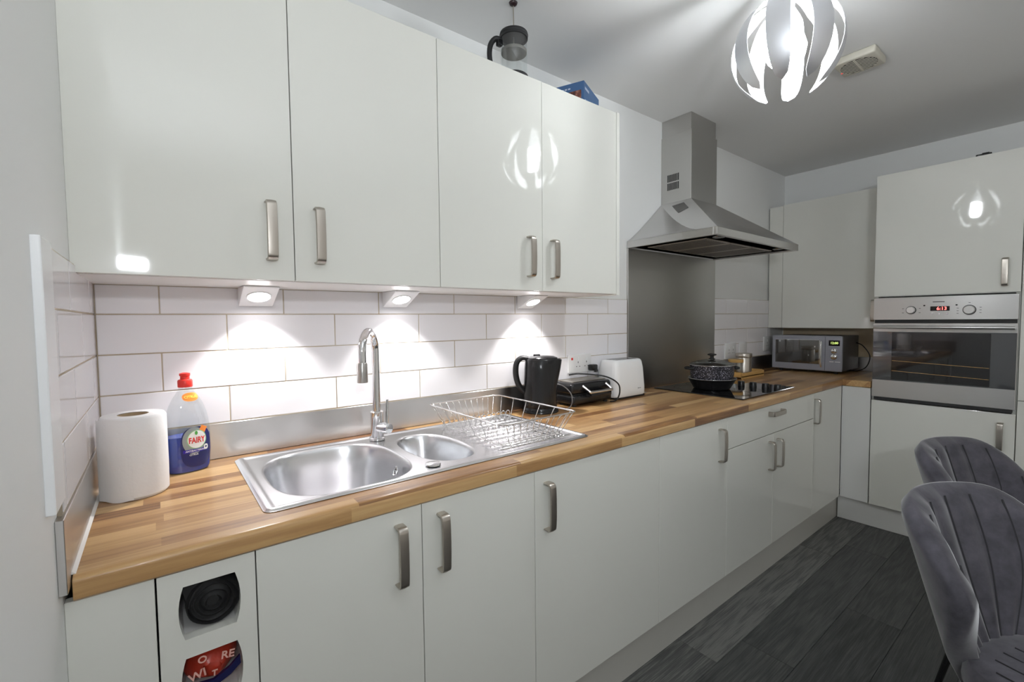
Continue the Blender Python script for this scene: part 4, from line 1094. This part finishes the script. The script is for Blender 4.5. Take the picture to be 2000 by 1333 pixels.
t = thing('cardboard_box', 'blue printed cardboard box on top of the wall cabinets', 'box', (1.556, -.250, ZW1), math.radians(23.4))
H = .127   # local x: right edge direction, local y: left edge direction
obj('carton', box(BM(), 0, .196, 0, .155, .0005, H, .001, 1), M_bluebox, t, False)
obj('picture', box(BM(), -.0008, 0, .012, .150, .008, .092), M_brown, t, False)
M_pbl = mat('pale_blue_print', (.55,.62,.75), .5)
for (y, z) in [(.06,.106),(.075,.106),(.09,.106),(.105,.106),(.12,.106),(.135,.106)]: obj('printed_mark', box(BM(), -.001, 0, y, y+.010, z-.003, z+.003), M_pbl, t, False)
for (x0, x1, z0, z1) in [(.012,.06,.096,.106),(.012,.035,.03,.055),(.07,.09,.02,.03),(.1,.135,.05,.058)]: obj('printed_mark', box(BM(), x0, x1, -.001, 0, z0, z1), M_pbl, t, False)

# ------------------------------------------------------------------ velvet chairs (facing -y)
def chair(label, x, y, rz, ht):
    t = thing('dining_chair', label, 'chair', (x, y, 0), rz, 'grey velvet dining chairs')
    SHt = .455; HT = ht
    n, m = 44, 20; zb = .335
    def spread(z):      # half angle of wrap: narrow at the seat, widest two thirds up
        if z > .68: return math.radians(92-14*((z-.68)/.18)**2)
        return math.radians(24+68*math.sin(PI/2*max(0, (z-.335)/.345))**1.5)
    def top(q): return HT-.022*abs(q)**2-.18*max(0, (abs(q)-.42)/.58)**2.6
    def surf(q, v, off):
        zt = top(q); z = zb+(zt-zb)*v; ph = q*spread(z); h = (z-.385)/.465
        a, b_ = .197+.040*h+off, .150+.020*h+off
        return Vector((a*math.sin(ph), b_*math.cos(ph)+.125*h-.005, z))
    ch = lambda q: .011*abs(math.sin(q*PI*3.5))
    b = BM(); out, inn = [], []
    for i in range(n+1):
        q = -1+2*i/n; ro, ri = [], []
        for j in range(m+1):
            v = j/m; rnd = math.sqrt(max(0, 1-max(0, (v-.88)/.12)**2)); endr = math.sqrt(max(0, 1-max(0, (abs(q)-.90)/.10)**2)); k = .12+.88*rnd*endr
            ro.append(b.verts.new(surf(q, v, .030*k))); ri.append(b.verts.new(surf(q, v, -.030*k-ch(q)*rnd*endr)))
        out.append(ro); inn.append(ri)
    for g in (out, inn):
        for i in range(n):
            for j in range(m): b.faces.new((g[i][j], g[i+1][j], g[i+1][j+1], g[i][j+1]))
    for i in range(n):
        for j in (0, m): b.faces.new((out[i][j], out[i+1][j], inn[i+1][j], inn[i][j]))
    for j in range(m):
        for i in (0, n): b.faces.new((out[i][j], out[i][j+1], inn[i][j+1], inn[i][j]))
    back = obj('backrest', b, M_velvet, t, False, PI)
    for k in range(-3, 4):
        pts = [surf(k/3.5, v, -.0315) for v in [w/14*.955 for w in range(15)]]
        obj('seam', tube(BM(), pts, .0024, 6), M_seam, back, False, PI)
    # seat cushion with ribs
    b = BM(); N = 40; R = []
    for (f, z) in ((.90, SHt-.075), (1.0, SHt-.06), (1.0, SHt-.02), (.965, SHt-.004), (.85, SHt+.006), (.5, SHt+.010), (.02, SHt+.011)):
        R.append([b.verts.new((f*.205*math.copysign(abs(math.cos(a))**.7, math.cos(a)), -.075+f*(.225)*math.copysign(abs(math.sin(a))**.7, math.sin(a)), z)) for a in [2*PI*k/N for k in range(N)]])
    for i in range(len(R)-1):
        for j in range(N): b.faces.new((R[i][j], R[i][(j+1)%N], R[i+1][(j+1)%N], R[i+1][j]))
    b.faces.new(R[0]); b.faces.new(R[-1])
    st = obj('seat', b, M_velvet, t, False, SM)
    for k in range(-3, 4):
        xx = k*.05; hl = .20*math.sqrt(max(0, 1-(abs(xx)/.205)**3))
        obj('seam', tube(BM(), [(xx, -.075-hl, SHt+.001), (xx, -.075-hl*.8, SHt+.0085), (xx, -.075, SHt+.0115), (xx, -.075+hl*.8, SHt+.0085)], .0018, 6), M_seam, st, False, PI)
    obj('seat_frame', box(BM(), -.16, .16, -.24, .10, SHt-.10, SHt-.074, .006, 2), M_black, t, False)
    for sx in (-1, 1):
        for (y0, y1) in ((-.20, -.25), (.08, .15)):
            obj('leg', tube(BM(), [(sx*.15, y0, SHt-.085), (sx*.20, y1, .0)], [.013, .009], 12), M_black, t, False, SM)
    return t
chair('grey velvet tub dining chair nearest the camera', 1.790, -1.563, math.radians(-20), .822)
chair('grey velvet tub dining chair nearer the oven', 2.400, -1.480, math.radians(-18), .838)
